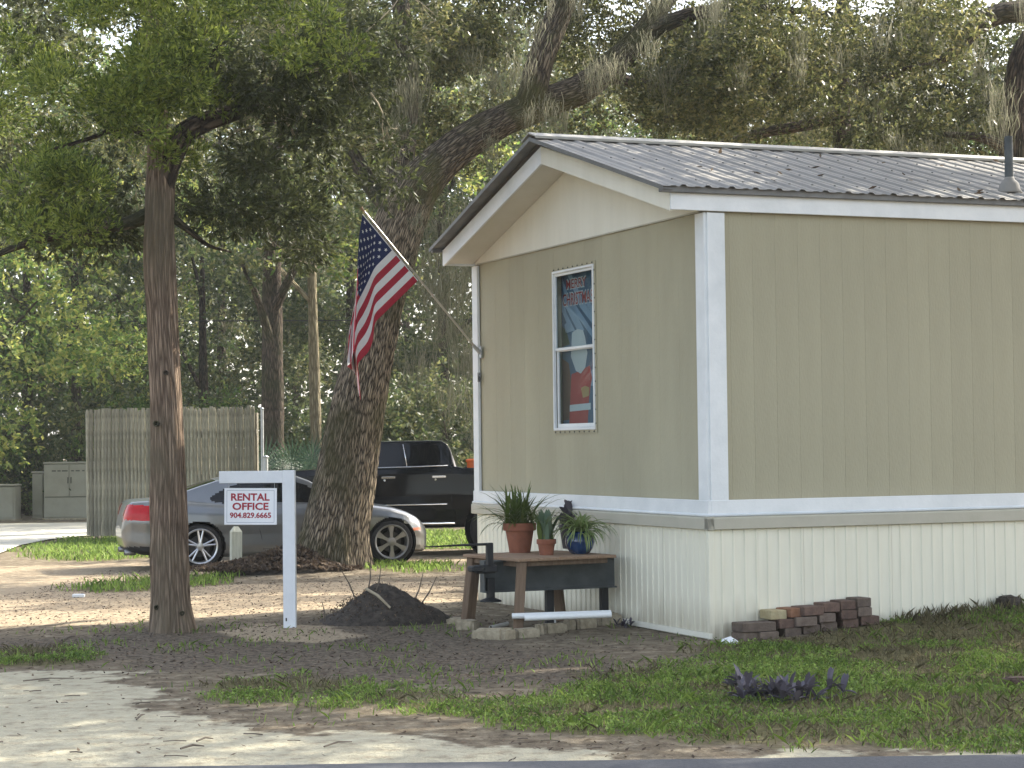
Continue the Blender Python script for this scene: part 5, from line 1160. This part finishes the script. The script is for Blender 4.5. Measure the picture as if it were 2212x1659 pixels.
def tufts(name, cents, rads, per, material, ln=.075, up=.5):
    out = []
    for c, r_ in zip(cents, rads):
        n = int(per*r_*r_/.09); d = rng.normal(size=(n, 3)); d /= np.linalg.norm(d, axis=1)[:, None]; q = np.array(c)+d*(rng.random((n, 1))**.5)*r_*np.array([1, 1, .8])
        ax = d*.8+rng.normal(size=(n, 3))*.35; ax[:, 2] += up; ax /= np.linalg.norm(ax, axis=1)[:, None]
        for k in range(7):
            a2 = ax+rng.normal(size=(n, 3))*.42; a2 /= np.linalg.norm(a2, axis=1)[:, None]; L_ = ln*rng.uniform(.6, 1.35, (n, 1)); b0 = q+ax*rng.random((n, 1))*ln*.8; sd_ = np.cross(a2, rng.normal(size=(n, 3))); sd_ /= np.linalg.norm(sd_, axis=1)[:, None]
            out.append(np.stack([b0-sd_*L_*.05, b0+a2*L_*.5+sd_*L_*.13, b0+a2*L_, b0+a2*L_*.5-sd_*L_*.13], 1))
    return npmesh(name, np.concatenate(out), 4, material, ced)
def scatter(n, boxes, Y0, Y1, r0, r1):
    c = []; r_ = []
    for (x0, y0, x1, y1, wgt) in boxes:
        for _ in range(int(n*wgt)): c.append(P(random.uniform(x0, x1), random.uniform(y0, y1), random.uniform(Y0, Y1))); r_.append(random.uniform(r0, r1))
    return c, r_
c, r_ = scatter(1, [(170, -60, 480, 130, 30), (230, 100, 460, 230, 16), (60, 290, 200, 420, 9), (10, 440, 110, 500, 3), (330, 250, 390, 340, 4), (120, 470, 220, 500, 3), (480, -40, 700, 70, 10), (-40, 60, 130, 260, 8), (600, 20, 760, 130, 6), (200, 200, 320, 300, 7)], CEDY-1.6, CEDY+.6, .12, .30)
tufts('crown', c, r_, 190, 'cedar_leaf', .058)
c, r_ = scatter(1, [(480, 150, 780, 400, 28), (560, 380, 740, 540, 10), (380, 80, 640, 240, 14), (-20, 330, 320, 520, 20), (390, 330, 560, 480, 9), (700, -20, 880, 230, 14), (820, 290, 880, 400, 3), (-40, -60, 200, 90, 10), (620, 480, 700, 620, 4)], CEDY+.2, CEDY+2.6, .16, .36)
tufts('crown', c, r_, 85, 'cedar_leaf_olive', .075, -.1)
# the leaning live oak
OY = 28.95
oak = thing('oak_tree', (0, 0, 0), 'big leaning live oak with deeply furrowed bark and hanging moss', 'tree')
ow = lambda px: px2m(px, OY)/2
tr = [P(712, 1262, OY, ow(176)), P(716, 1225, OY, ow(160)), P(727, 1150, OY, ow(142)), P(745, 1050, OY, ow(128)), P(766, 920, OY, ow(118)), P(790, 800, OY, ow(112)), P(815, 680, OY, ow(108)), P(842, 560, OY, ow(108)), P(868, 470, OY, ow(106)), P(897, 408, OY, ow(98)), P(940, 360, OY+.1, ow(80)), P(975, 330, OY+.15, ow(60))]
limb('trunk', tr, 'oak_bark', oak, 72, 220, .05, 12, .14, (.22, .45))
limb('limb', [P(872, 462, OY, ow(96)), P(905, 400, OY, ow(92)), P(950, 352, OY+.1, ow(82)), P(1010, 305, OY+.2, ow(73)), P(1090, 258, OY+.4, ow(68)), P(1180, 222, OY+.6, ow(65)), P(1260, 190, OY+.9, ow(64)), P(1320, 145, OY+1.2, ow(61)), P(1385, 75, OY+1.5, ow(52)), P(1450, -20, OY+1.9, ow(45)), P(1540, -130, OY+2.3, ow(36)), P(1700, -230, OY+3, ow(22))], 'oak_limb', oak, 56, 180, .07, 22, .14)
limb('limb', [P(1120, 262, OY+.45, ow(54)), P(1145, 215, OY+.4, ow(62)), P(1165, 140, OY+.4, ow(60)), P(1195, 60, OY+.5, ow(56)), P(1230, -30, OY+.6, ow(50)), P(1260, -180, OY+.8, ow(38)), P(1240, -360, OY+1, ow(20))], 'oak_limb', oak, 30, 90, .08, 13, .1)
limb('limb', [P(850, 500, OY, ow(70)), P(856, 420, OY+.3, ow(66)), P(868, 330, OY+.6, ow(58)), P(880, 200, OY+.9, ow(50)), P(870, 60, OY+1.1, ow(42)), P(850, -120, OY+1.4, ow(30)), P(840, -300, OY+1.6, ow(14))], 'oak_limb', oak, 24, 80, .08, 14, .1)
limb('limb', [P(1300, 165, OY+1.1, ow(36)), P(1390, 180, OY+1.4, ow(22)), P(1480, 178, OY+1.8, ow(16)), P(1560, 165, OY+2.2, ow(8))], 'dark_bark', oak, 10, 40, .1, 15)
limb('limb', [P(760, 330, OY+1, ow(30)), P(800, 400, OY+.8, ow(36)), P(850, 460, OY+.3, ow(44))], 'dark_bark', oak, 12, 30, .1, 16)
limb('limb', [P(1385, 75, OY+1.5, ow(40)), P(1500, 30, OY+1.6, ow(30)), P(1640, 20, OY+1.8, ow(20)), P(1800, 30, OY+2, ow(10))], 'dark_bark', oak, 12, 40, .1, 17)
c = []; rr = []
for (x0, y0, x1, y1, n, Y0, Y1) in ((950, -120, 1500, 110, 36, 30.2, 34), (1380, 90, 1800, 230, 24, 29, 33), (1450, -120, 2050, 110, 34, 28, 34), (560, -120, 1000, 120, 26, 27.5, 33), (700, 180, 1120, 330, 16, 30.4, 33), (1250, 180, 1620, 300, 10, 30.4, 33), (-80, -120, 560, 330, 44, 30.5, 36)):
    for _ in range(n): c.append(P(random.uniform(x0, x1), random.uniform(y0, y1), random.uniform(Y0, Y1))); rr.append(random.uniform(.42, .85))
pt = sprays(c, rr, 66, 13, .13); leaves('crown', pt, .085, 'oak_leaf', oak, flat=.35)
mo = [(*P(x, y, OY-.3+random.uniform(-.3, .5)), s) for x, y, s in ((1283, 135, .8), (1296, 150, .9), (1330, 130, .9), (1082, 160, 1.2), (1140, 235, .6), (1180, 215, .9), (1210, 240, .8), (905, 470, .8), (930, 540, 1.3), (950, 600, 1.5), (920, 620, 1.2), (975, 640, 1.3), (1000, 580, 1.2), (940, 700, 1.2), (985, 520, 1.1), (1010, 440, .9), (960, 480, 1.0), (885, 180, 1.3), (905, 90, 1.1), (850, 250, .8), (1230, 330, .5), (1060, 300, .6), (995, 700, 1.2), (1015, 760, 1.2), (900, 760, 1.0), (1020, 860, 1.0), (960, 830, 1.0))]
for _ in range(46): mo.append((*P(random.uniform(840, 2150), random.uniform(-40, 170), random.uniform(27.5, 32)), random.uniform(.4, 1.0)))
moss_strands('spanish_moss', mo, oak, per=80, length=(.5, 1.15), width=.009, spread=.13)
# the oaks behind the roof
def side_oak(label, Yc, paths, boxes, n, mossn, lf='oak_leaf', size=.09):
    t_ = thing('oak_tree', (0, 0, 0), label, 'tree'); first = True
    for pth in paths:
        limb('trunk' if first else 'limb', [P(x, y, Yc+dy, px2m(w_, Yc)/2) for x, y, dy, w_ in pth], 'dark_bark', t_, 18, 70, .09, len(label)+len(pth), .1); first = False
    c = []; rr = []
    for (x0, y0, x1, y1, k) in boxes:
        for _ in range(k): c.append(P(random.uniform(x0, x1), random.uniform(y0, y1), random.uniform(Yc-.2, Yc+4))); rr.append(random.uniform(.4, .8))
    leaves('crown', sprays(c, rr, n, 13, .14), size, lf, t_, flat=.35)
    mm = []
    for (x0, y0, x1, y1, k) in boxes:
        for _ in range(max(1, int(k*mossn))): mm.append((*P(random.uniform(x0, x1), random.uniform(y0, y1), random.uniform(Yc-2, Yc+1)), random.uniform(.5, 1.4)))
    moss_strands('spanish_moss', mm, t_, per=60, length=(.5, 1.2), width=.009, spread=.12); return t_
side_oak('dark mossy oak at the right edge rising behind the roof', 30.5, [[(2185, 1000, 0, 80), (2188, 600, 0, 66), (2190, 400, 0, 62), (2192, 250, 0, 62), (2205, 150, 0, 60), (2260, 40, .3, 52), (2360, -120, .5, 30)], [(2290, 20, 0, 50), (2212, 24, -.4, 50), (2150, 34, -.6, 46), (2105, 62, -.8, 38), (2070, 104, -.8, 26), (2030, 132, -.8, 18), (1950, 150, -.8, 9)], [(2190, 330, 0, 34), (2130, 300, -.3, 22), (2040, 290, -.5, 12)]],
         [(1850, 40, 2200, 330, 28), (2050, 200, 2350, 420, 10), (2150, -100, 2500, 150, 10)], 50, .4)
side_oak('slender dark oak trunk standing behind the middle of the roof', 35.0, [[(1826, 1000, 0, 60), (1824, 650, 0, 50), (1822, 420, 0, 42), (1818, 250, 0, 38), (1815, 100, 0, 32), (1830, -100, 0, 22)], [(1818, 250, -.6, 30), (1722, 274, -1.0, 24), (1640, 288, -1.2, 22), (1560, 312, -1.3, 16), (1460, 335, -1.3, 9)], [(1812, 115, 0, 30), (1735, 150, -.6, 28), (1604, 195, -1.2, 24), (1530, 238, -1.4, 20), (1444, 257, -1.5, 16), (1370, 262, -1.5, 8)], [(1604, 195, -1.2, 16), (1540, 205, -1.3, 12), (1450, 215, -1.4, 6)], [(1816, 200, 0, 26), (1900, 170, .2, 18), (2000, 150, .3, 10)]],
         [(1300, 60, 1800, 260, 24), (1600, 120, 2050, 330, 26), (1380, 230, 1800, 330, 8)], 46, .4)
# an unseen wide oak added above the roof to shade the front yard
shade_oak = thing('oak_tree', (0, 0, 0), 'unseen wide oak added over the house to shade the front yard', 'tree')
limb('trunk', [(11.5, 22, -.2, .42), (11.3, 22, 2, .36), (10.6, 21.6, 4.5, .34), (9.0, 21, 7, .28), (6.5, 20, 8.6, .18), (4, 19, 9.3, .07)], 'dark_bark', shade_oak, 16, 60, .09, 3)
limb('limb', [(10.4, 21.6, 4.8, .26), (11, 19, 7.4, .2), (10, 16, 9, .1)], 'dark_bark', shade_oak, 10, 30, .09, 4); limb('limb', [(9.4, 21.1, 6.6, .22), (8, 23.4, 8.4, .14), (5.5, 24.6, 9.6, .06)], 'dark_bark', shade_oak, 10, 30, .09, 5)
c = []; rr = []
for _ in range(210):
    c.append((random.uniform(1.0, 16), random.uniform(13.0, 23.5), random.uniform(7.6, 11))); rr.append(random.uniform(.6, 1.0))
leaves('crown', sprays(c, rr, 60, 10, .16), .14, 'oak_leaf', shade_oak, flat=.35, aspect=.5)
# woods beyond
def wood_tree(kind, px, Y, label, top=-60, crown_w=3.6, n=26, lo=3.0, tr_w=.35, bark='dark_bark', lean=0, low=False, size=.15, moss=0, spr=34):
    x0 = at(px, 966, Y)[0]; zb = Gf(x0, Y); H = at(px, top, Y)[2]-zb
    t_ = thing(kind, (x0, Y, zb), label, 'tree')
    limb('trunk', [(0, 0, -.2, tr_w*.62), (0, 0, .6, tr_w*.5), (lean*.4, .05, H*.3, tr_w*.42), (lean*.8, 0, H*.6, tr_w*.3), (lean, 0, H*.95, tr_w*.1)], bark, t_, 14, 50, .1, int(abs(px)), .1)
    n = int(n*1.55); c = []; rr = []
    for k in range(n):
        a = random.uniform(0, 6.28); zz = lo+(H-lo)*random.random()**.9; q = (zz-lo)/(H-lo); wv = crown_w*(.55+.75*math.sin(math.pi*min(1, q*.8+.15))); rad = wv*math.sqrt(random.random())
        c.append((lean*zz/H+rad*math.cos(a), rad*math.sin(a)*.8, zz)); rr.append(random.uniform(.55, 1.15))
    for k in range(6):
        q = c[k]; z0 = max(lo*.6, q[2]-1.6-random.random()); limb('limb', [(lean*z0/H, 0, z0, tr_w*.2), ((lean*z0/H+q[0])/2, q[1]/2, (z0+q[2])/2+.2, tr_w*.13), (q[0], q[1], q[2], tr_w*.05)], bark, t_, 7, 14, .08, k)
    leaves('crown', sprays(c, rr, spr, 12, .22), size, random.choice(['wood_leaf', 'wood_leaf', 'wood_leaf_dark']) if kind != 'oak_tree' else 'wood_leaf_dark', t_, flat=.35, aspect=.5)
    if moss: moss_strands('spanish_moss', [(*q, random.uniform(.8, 1.8)) for q in random.choices(c, k=moss)], t_, per=60, length=(.7, 1.6), width=.018, spread=.22)
    return t_
WT = [('broadleaf_tree', -60, 50, 'yellow green tree standing at the left picture edge over the low cabinet', dict(top=330, lo=1.2, n=30)), ('broadleaf_tree', 60, 58, 'bushy green tree rising behind the narrow utility cabinet', dict(top=260, lo=.8, n=30)),
      ('broadleaf_tree', 165, 56, 'leafy tree right behind the two door utility cabinet', dict(top=420, lo=1.5, n=26, crown_w=3)), ('broadleaf_tree', 255, 62, 'pale green tree seen over the left end of the fence', dict(top=330, lo=2, n=30)),
      ('broadleaf_tree', 440, 60, 'tree with drooping light leaves over the middle of the fence', dict(top=430, lo=2.2, n=24, crown_w=3)), ('oak_tree', 590, 46, 'dark straight trunk just right of the fence end', dict(top=-50, lo=5, tr_w=.62, n=26, moss=12)),
      ('pine_tree', 684, 47, 'pale slender trunk between the fence and the big oak', dict(top=100, lo=6, tr_w=.30, bark='pale_bark', n=14, lean=-.1)), ('oak_tree', 480, 66, 'mossy oak far behind the fence, left of the dark trunk', dict(top=60, lo=4, n=30, moss=14)),
      ('oak_tree', 760, 62, 'shaded oak behind the leaning trunk', dict(top=0, lo=3, n=32, moss=16, crown_w=4.2)), ('oak_tree', 960, 56, 'mossy oak between the big oak and the house corner', dict(top=60, lo=2.0, n=36, moss=22, crown_w=3.6)),
      ('oak_tree', 1080, 64, 'dense oak rising behind the gable of the house', dict(top=0, lo=2.5, n=34, moss=12)), ('broadleaf_tree', 300, 78, 'far tall tree above the fence left half', dict(top=60, lo=3, n=30, size=.2, crown_w=5)),
      ('broadleaf_tree', 90, 82, 'far tall tree above the utility cabinets', dict(top=20, lo=3, n=32, size=.2, crown_w=5.5)), ('oak_tree', 1270, 58, 'oak crown behind the front of the roof ridge', dict(top=90, lo=4, n=30, moss=8)),
      ('broadleaf_tree', 1440, 60, 'sunny yellow green tree behind the ridge, left of the slender oak', dict(top=150, lo=4, n=28)), ('oak_tree', 1600, 66, 'far oak behind the ridge near its middle', dict(top=60, lo=4, n=30, moss=6)),
      ('broadleaf_tree', 1740, 58, 'light green tree just left of the slender oak trunk behind the roof', dict(top=230, lo=4, n=22)), ('oak_tree', 1940, 60, 'far oak between the slender trunk and the right edge trunk', dict(top=100, lo=4, n=30, moss=6)),
      ('broadleaf_tree', 2100, 50, 'golden green tree behind the roof near the right edge', dict(top=330, lo=3.5, n=20, crown_w=2.6)), ('oak_tree', 2330, 56, 'oak crown reaching in from beyond the right edge', dict(top=40, lo=4, n=28)),
      ('oak_tree', -230, 62, 'oak crown reaching in from beyond the left edge', dict(top=0, lo=2, n=30, crown_w=4.5)), ('oak_tree', 640, 82, 'farthest tall oak behind the fence end', dict(top=20, lo=3, n=34, size=.2, crown_w=5.5)), ('oak_tree', 880, 84, 'farthest tall oak right of the leaning trunk', dict(top=0, lo=3, n=34, size=.2, crown_w=5.5))]
for kd, px, Y, lb, kw in WT: wood_tree(kd, px, Y, lb, **kw)
def shrub(name, px, Y, w_, h, n, label, lf, size=.13, cat='shrub'):
    x0 = at(px, 966, Y)[0]; t_ = thing(name, (x0, Y, Gf(x0, Y)), label, cat)
    c = [(random.gauss(0, w_*.4), random.gauss(0, w_*.3), random.uniform(.15, h)) for _ in range(n)]; rr = [random.uniform(.3, .6) for _ in c]
    leaves('foliage', sprays(c, rr, 30, 10, .18), size, lf, t_, flat=.3, aspect=.5)
    mb = MB()
    for q in c[:8]: mb.tube([(random.gauss(0, .1), random.gauss(0, .1), -.05), (q[0]*.5, q[1]*.5, q[2]*.6), q], [.03, .02, .008], 5)
    mb.build('stem', 'dark_bark', t_); return t_
for px, Y, w_, h, n, lb, lf in ((-40, 56, 2.2, 2.0, 24, 'shrub thicket behind the low cabinet', 'wood_leaf'), (60, 57, 2.0, 2.6, 26, 'dark shrub between the two smaller cabinets', 'wood_leaf_dark'), (160, 60, 2.4, 3.4, 30, 'tall shrub over the big utility cabinet', 'wood_leaf_dark'), (300, 54, 2.6, 3.2, 30, 'shrub topping the fence left of the cedar trunk', 'wood_leaf'), (450, 54, 2.6, 3.2, 30, 'shrub topping the fence right of the cedar trunk', 'wood_leaf_dark'),
                                (560, 57, 2, 2.8, 24, 'dark shrub behind the fence end', 'forest_leaf'), (720, 52, 2.2, 2.4, 24, 'undergrowth shrub behind the pale trunk', 'wood_leaf_dark'), (860, 48, 2.4, 3.2, 30, 'dark tall shrub behind the black truck cab', 'forest_leaf'), (980, 46, 2.4, 3.4, 30, 'olive shrub behind the truck bed', 'wood_leaf_dark'), (1100, 50, 2.4, 3, 24, 'shrub hidden mostly by the house corner', 'wood_leaf_dark'), (920, 60, 3, 4.6, 34, 'tall thicket far behind the truck', 'forest_leaf')):
    shrub('shrub', px, Y, w_, h, n, lb, lf)
# palmetto by the dark trunk
def fan(radius=.55, n=16):
    mb = MB()
    for i in range(n):
        a = (i/(n-1)-.5)*3.6; w_ = .035; ca, sa = math.sin(a), math.cos(a)
        mb.add([(0, 0, 0), (ca*radius*.5-sa*w_*.5, .03, sa*radius*.5+ca*w_*.5), (ca*radius, -.05, sa*radius), (ca*radius*.5+sa*w_*.5, .03, sa*radius*.5-ca*w_*.5)], [(0, 1, 2, 3)])
    return mb.mesh('frond', 'palm_leaf')
fm = [fan(), fan(.65, 18)]
for px, Y, n, lb in ((628, 43, 14, 'dark palmetto clump to the right of the fence end'), (665, 45, 10, 'smaller palmetto clump beside the pale trunk')):
    x0 = at(px, 966, Y)[0]; t_ = thing('palmetto', (x0, Y, Gf(x0, Y)), lb, 'palm'); st = MB()
    for i in range(n):
        a = random.uniform(0, 6.28); r_ = random.uniform(.2, 1.0); h = random.uniform(.5, 1.5); st.tube([(0, 0, 0), (r_*.5*math.cos(a), r_*.5*math.sin(a), h*.7), (r_*math.cos(a), r_*math.sin(a), h)], .012, 5)
        link('frond', random.choice(fm), t_, (r_*math.cos(a), r_*math.sin(a), h), (random.uniform(-.7, .3), random.uniform(-.6, .6), random.uniform(-.8, .8)))
    st.build('stalk', 'palm_leaf', t_)
# far woods that read as one mass
n = 120000; fx = rng.uniform(-44, 48, n); fy = 92+rng.uniform(0, 16, n)-((fx)**2)*.004; fzv = rng.random(n)**.9*(19+5*vnoise(fx*.18, fx*0, 2))
keepm = vnoise(fx*.35, fzv*.45, 6) > .08
o = leaves('far_woods', np.stack([fx, fy, fzv-.3], -1)[keepm], .46, 'forest_leaf', None, aspect=.6, flat=.2); tag(o, 'continuous mass of far woods behind the yard', 'woods', kind='stuff')
# overhead line
pl = []
for i in range(41):
    t_ = i/40; x = -40+t_*80; pl.append((x, 54+x*.02, at(1106, 690, 54)[2]+x*-.004+((x/40)**2)*.35))
cab_ = MB().tube(pl, .014, 5).build('power_line', 'cable'); tag(cab_, 'thin overhead cable crossing in front of the woods', 'cable')

# ------------------------------------------------------------------ low plants, grass, litter
def purple(px, py, n, label, sp=.16, s=1.0):
    g_ = gnd(px, py); t_ = thing('purple_plant', (g_[0], g_[1], Gf(g_[0], g_[1])), label, 'plant')
    wq = lambda t: .4+1.0*math.sin(math.pi*min(1, t*.85+.1)) if t < .97 else .05
    ms = [blade('leaf', .12*s, .03*s, .8, .5, 'purple_leaf', 4, .3, wq), blade('leaf', .14*s, .028*s, .3, .4, 'purple_leaf', 4, .3, wq), blade('leaf', .10*s, .026*s, 1.1, .5, 'purple_leaf', 4, .3, wq)]
    st = MB()
    for _ in range(n):
        x, y = random.gauss(0, sp), random.gauss(0, sp*.8); h = random.uniform(.015, .08)*s; st.tube([(x*.8, y*.8, 0), (x, y, h)], .006*s, 5)
        for k in range(5): link('leaf', random.choice(ms), t_, (x, y, h*random.uniform(.5, 1)), (0, random.uniform(-.2, .5), random.uniform(0, 6.28)), (1, 1, 1))
    tag(st.build('stem', 'purple_leaf', t_), kind='stuff')
purple(1690, 1512, 26, 'large clump of dark purple leaves in the bright grass', .17)
purple(1588, 1490, 5, 'small purple leaved shoot left of the larger clump', .05)
purple(1348, 1356, 5, 'tiny purple leaved plant at the foot of the gable skirting', .05, .6)
def blades(name, X, Y, hgt, wd, material, lean=.5):
    n = len(X); Z = G(X, Y); h = hgt*rng.uniform(.5, 1.3, n); a = rng.uniform(0, 6.28, n); ln = rng.normal(0, lean, n)
    o_ = np.stack([X, Y, Z-.005], -1); d = np.stack([np.cos(a), np.sin(a), np.zeros(n)], -1); p = np.stack([-np.sin(a), np.cos(a), np.zeros(n)], -1)
    w2 = (wd*rng.uniform(.6, 1.3, n))[:, None]; mid = o_+d*(ln*h*.35)[:, None]+np.array([0, 0, 1.])*(h*.6)[:, None]; tip = o_+d*(ln*h)[:, None]+np.array([0, 0, 1.])*h[:, None]
    V = np.stack([o_-p*w2/2, o_+p*w2/2, mid+p*w2*.42, tip, mid-p*w2*.42], 1); return npmesh(name, V, 5, material)
def cover_pts(n, x0, x1, y0, y1, chan, thr=.35, pw_=1.0):
    X = rng.uniform(x0, x1, n); Y = rng.uniform(y0, y1, n); m_ = zones(X, Y)[chan]; u = (X-HC[0])*ER[0]+(Y-HC[1])*ER[1]; v = (X-HC[0])*EL[0]+(Y-HC[1])*EL[1]
    k = (rng.random(n) < m_**pw_) & (m_ > thr) & ~((u > -.01) & (v > -.01) & (v < W)); return X[k], Y[k]
X, Y = cover_pts(150000, -5, 5.6, 10.8, 19.5, 1); clump = fbm(X*1.4, Y*1.4, 21); far = vnoise(X*.9, Y*.9, 33)
k = rng.random(len(X)) < sstep(.42, .62, clump); o = blades('grass', X[k], Y[k], .036, .007, 'grass', .8); tag(o, 'short patchy green grass in the front yard', 'grass', kind='stuff')
k2 = (~k) & (rng.random(len(X)) < .35); o = blades('dry_grass', X[k2], Y[k2], .045, .007, 'dry_grass', .9); tag(o, 'dry tan grass between the green patches', 'grass', kind='stuff')
k3 = k & (rng.random(len(X)) < .6); o = leaves('clover', np.stack([X[k3], Y[k3], G(X[k3], Y[k3])+rng.uniform(.005, .045, k3.sum())], -1), .022, 'grass', None, aspect=.8, flat=.9); tag(o, 'low clover like weeds in the front yard', 'ground cover', kind='stuff')
Xs = rng.uniform(-6, 2.5, 9000); Ys = rng.uniform(11.5, 20, 9000); zz = zones(Xs, Ys); us = (Xs-HC[0])*ER[0]+(Ys-HC[1])*ER[1]; vs_ = (Xs-HC[0])*EL[0]+(Ys-HC[1])*EL[1]
ks = (vnoise(Xs*2.2, Ys*2.2, 44) > .58) & (zz[0] < .3) & ~((us > -.05) & (vs_ > -.05)) & (rng.random(9000) < .25+.75*zz[2]); o = blades('sprigs', Xs[ks], Ys[ks], .05, .009, 'grass', .8); tag(o, 'sparse green sprigs growing out of the bare soil', 'weeds', kind='stuff')
Xt, Yt = cover_pts(9000, -5, 5.6, 10.8, 19.5, 1); kt = vnoise(Xt*1.9, Yt*1.9, 61) > .5
o = blades('tall_grass', Xt[kt], Yt[kt], .075, .007, 'grass', .7); tag(o, 'taller grass tufts standing above the short lawn', 'grass', kind='stuff')
X, Y = cover_pts(60000, -9, 4, 19, 44, 1); o = blades('grass', X, Y, .09, .018, 'grass', .6); tag(o, 'strips of grass around the parked vehicles', 'grass', kind='stuff')
uu = rng.uniform(1.75, 4.2, 700); vv = -rng.random(700)**1.6*.5-.03; q = HC[None, :2]+ER[None, :2]*uu[:, None]+EL[None, :2]*vv[:, None]
o = blades('weeds', q[:, 0], q[:, 1], .10, .007, 'dry_grass', .5); tag(o, 'taller weeds along the foot of the skirting', 'weeds', kind='stuff')
X = rng.uniform(-6, 5, 70000); Y = rng.uniform(10.8, 30, 70000); zz = zones(X, Y); u = (X-HC[0])*ER[0]+(Y-HC[1])*ER[1]; v = (X-HC[0])*EL[0]+(Y-HC[1])*EL[1]
pr_ = .34+.45*zz[2]+.2*zz[3]-.30*zz[0]-.1*zz[1]; k = (rng.random(len(X)) < pr_) & ~((u > -.05) & (v > -.05) & (v < W+.05))
o = leaves('fallen_leaves', np.stack([X[k], Y[k], G(X[k], Y[k])+.006], -1), .036, 'fallen_leaf', None, aspect=.45, flat=2.2); tag(o, 'brown leaves fallen over the yard', 'fallen leaves', kind='stuff')
tw = MB()
for _ in range(170):
    x, y = random.uniform(-4.5, 4), random.uniform(10.9, 20); 
    uq = (x-HC[0])*ER[0]+(y-HC[1])*ER[1]; vq = (x-HC[0])*EL[0]+(y-HC[1])*EL[1]
    if uq > -.1 and vq > -.1: continue
    a = random.uniform(-.5, .5) if random.random() < .6 else random.uniform(0, 3.14); L_ = random.uniform(.04, .14); z = Gf(x, y)+.01; tw.tube([(x, y, z), (x+math.cos(a+.12)*L_*.5, y+math.sin(a+.12)*L_*.5, z+.002), (x+math.cos(a)*L_, y+math.sin(a)*L_, z)], random.uniform(.002, .004), 4)
tag(tw.build('twigs', 'twig'), 'small dead twigs scattered over the yard', 'twigs', kind='stuff')
def stick(pa, pb, r_, label):
    a, b_ = gnd(*pa), gnd(*pb); m_ = (a+b_)/2; o = MB().tube([(a[0], a[1], Gf(*a[:2])+.012), (m_[0], m_[1]+.02, Gf(*m_[:2])+.022), (b_[0], b_[1], Gf(*b_[:2])+.012)], [r_*.55, r_*.6, r_*.35], 6).build('stick', 'twig'); tag(o, label, 'stick', 'sticks lying in the yard')
stick((390, 1623), (441, 1617), .011, 'straight brown stick on the pale sand nearest the road'); stick((425, 1606), (460, 1600), .010, 'curved stick just behind the straight one on the sand'); stick((134, 1385), (162, 1376), .018, 'thick short stick on the dirt left of the cedar')
stick((50, 1473), (160, 1468), .009, 'long thin stick on the sand near the left edge'); stick((295, 1560), (312, 1548), .010, 'small stub of a stick in the middle of the sand'); stick((700, 1618), (760, 1608), .009, 'stick on the sand below the grass patches')
g_ = gnd(170, 1289, -.02); o = MB().box((0, 0, .02), (.14, .07, .04), bev=.008).build('paper_scrap', 'paper', loc=(g_[0], g_[1], Gf(g_[0], g_[1]))); tag(o, 'white paper scrap lying on the dirt left of the cedar', 'litter')
g_ = gnd(1576, 1392); mb = MB(); mb.add([(a_*.62, b_*.6, c_*.6) for a_, b_, c_ in [(-.11, -.02, 0), (.0, -.06, 0), (.12, -.03, .0), (.13, .05, .03), (.02, .06, .1), (-.1, .05, .06), (-.03, 0, .06), (.06, .0, .05)]], [(0, 1, 6), (1, 7, 6), (1, 2, 7), (2, 3, 7), (3, 4, 7), (4, 6, 7), (4, 5, 6), (5, 0, 6)])
o = mb.build('plastic_scrap', 'paper', loc=(g_[0], g_[1]+.02, Gf(g_[0], g_[1]))); tag(o, 'crumpled white plastic scrap at the foot of the house corner', 'litter')
g_ = gnd(2203, 1482); o = link('brick', rock('brick', (.22, .12, .07), 'brick_red', 31, .1), None, (g_[0], g_[1], Gf(g_[0], g_[1])+.03), (0, 0, .2)); tag(o, 'lone reddish brown brick lying in the grass at the right edge', 'brick')
g_ = gnd(2180, 1322, .12); o = link('stone', rock('stone', (.2, .16, .13), 'mound_soil', 32, .4), None, (g_[0], g_[1], Gf(g_[0], g_[1])+.04), (0, 0, .5)); tag(o, 'dark lump of stone by the skirting near the right edge', 'stone')
# leaves caught on the roof
rx = rng.uniform(.2, 5.5, 26); rv = rng.random(26)**1.4*2.5; Q = np.array([house_pt(a, b_, RZ+SL*b_+.028) for a, b_ in zip(rx, rv)])
o = leaves('roof_leaves', Q, .09, 'fallen_leaf', None, aspect=.35, flat=1.2); tag(o, 'dead leaves and twigs caught on the metal roof', 'fallen leaves', kind='stuff')

# thin haze
hm = bpy.data.materials.new('haze'); hm.use_nodes = True; hn = hm.node_tree; hn.nodes.clear()
ho = hn.nodes.new('ShaderNodeOutputMaterial'); hv = hn.nodes.new('ShaderNodeVolumePrincipled'); hv.inputs['Color'].default_value = (.9, .92, .9, 1); hv.inputs['Density'].default_value = .0005; hn.links.new(hv.outputs[0], ho.inputs['Volume'])
MATS['haze'] = hm
hz_ = MB().box((0, 50, 11), (1800, 1800, 25)).build('haze', 'haze'); tag(hz_, 'thin pale haze in the air', 'haze', kind='stuff')
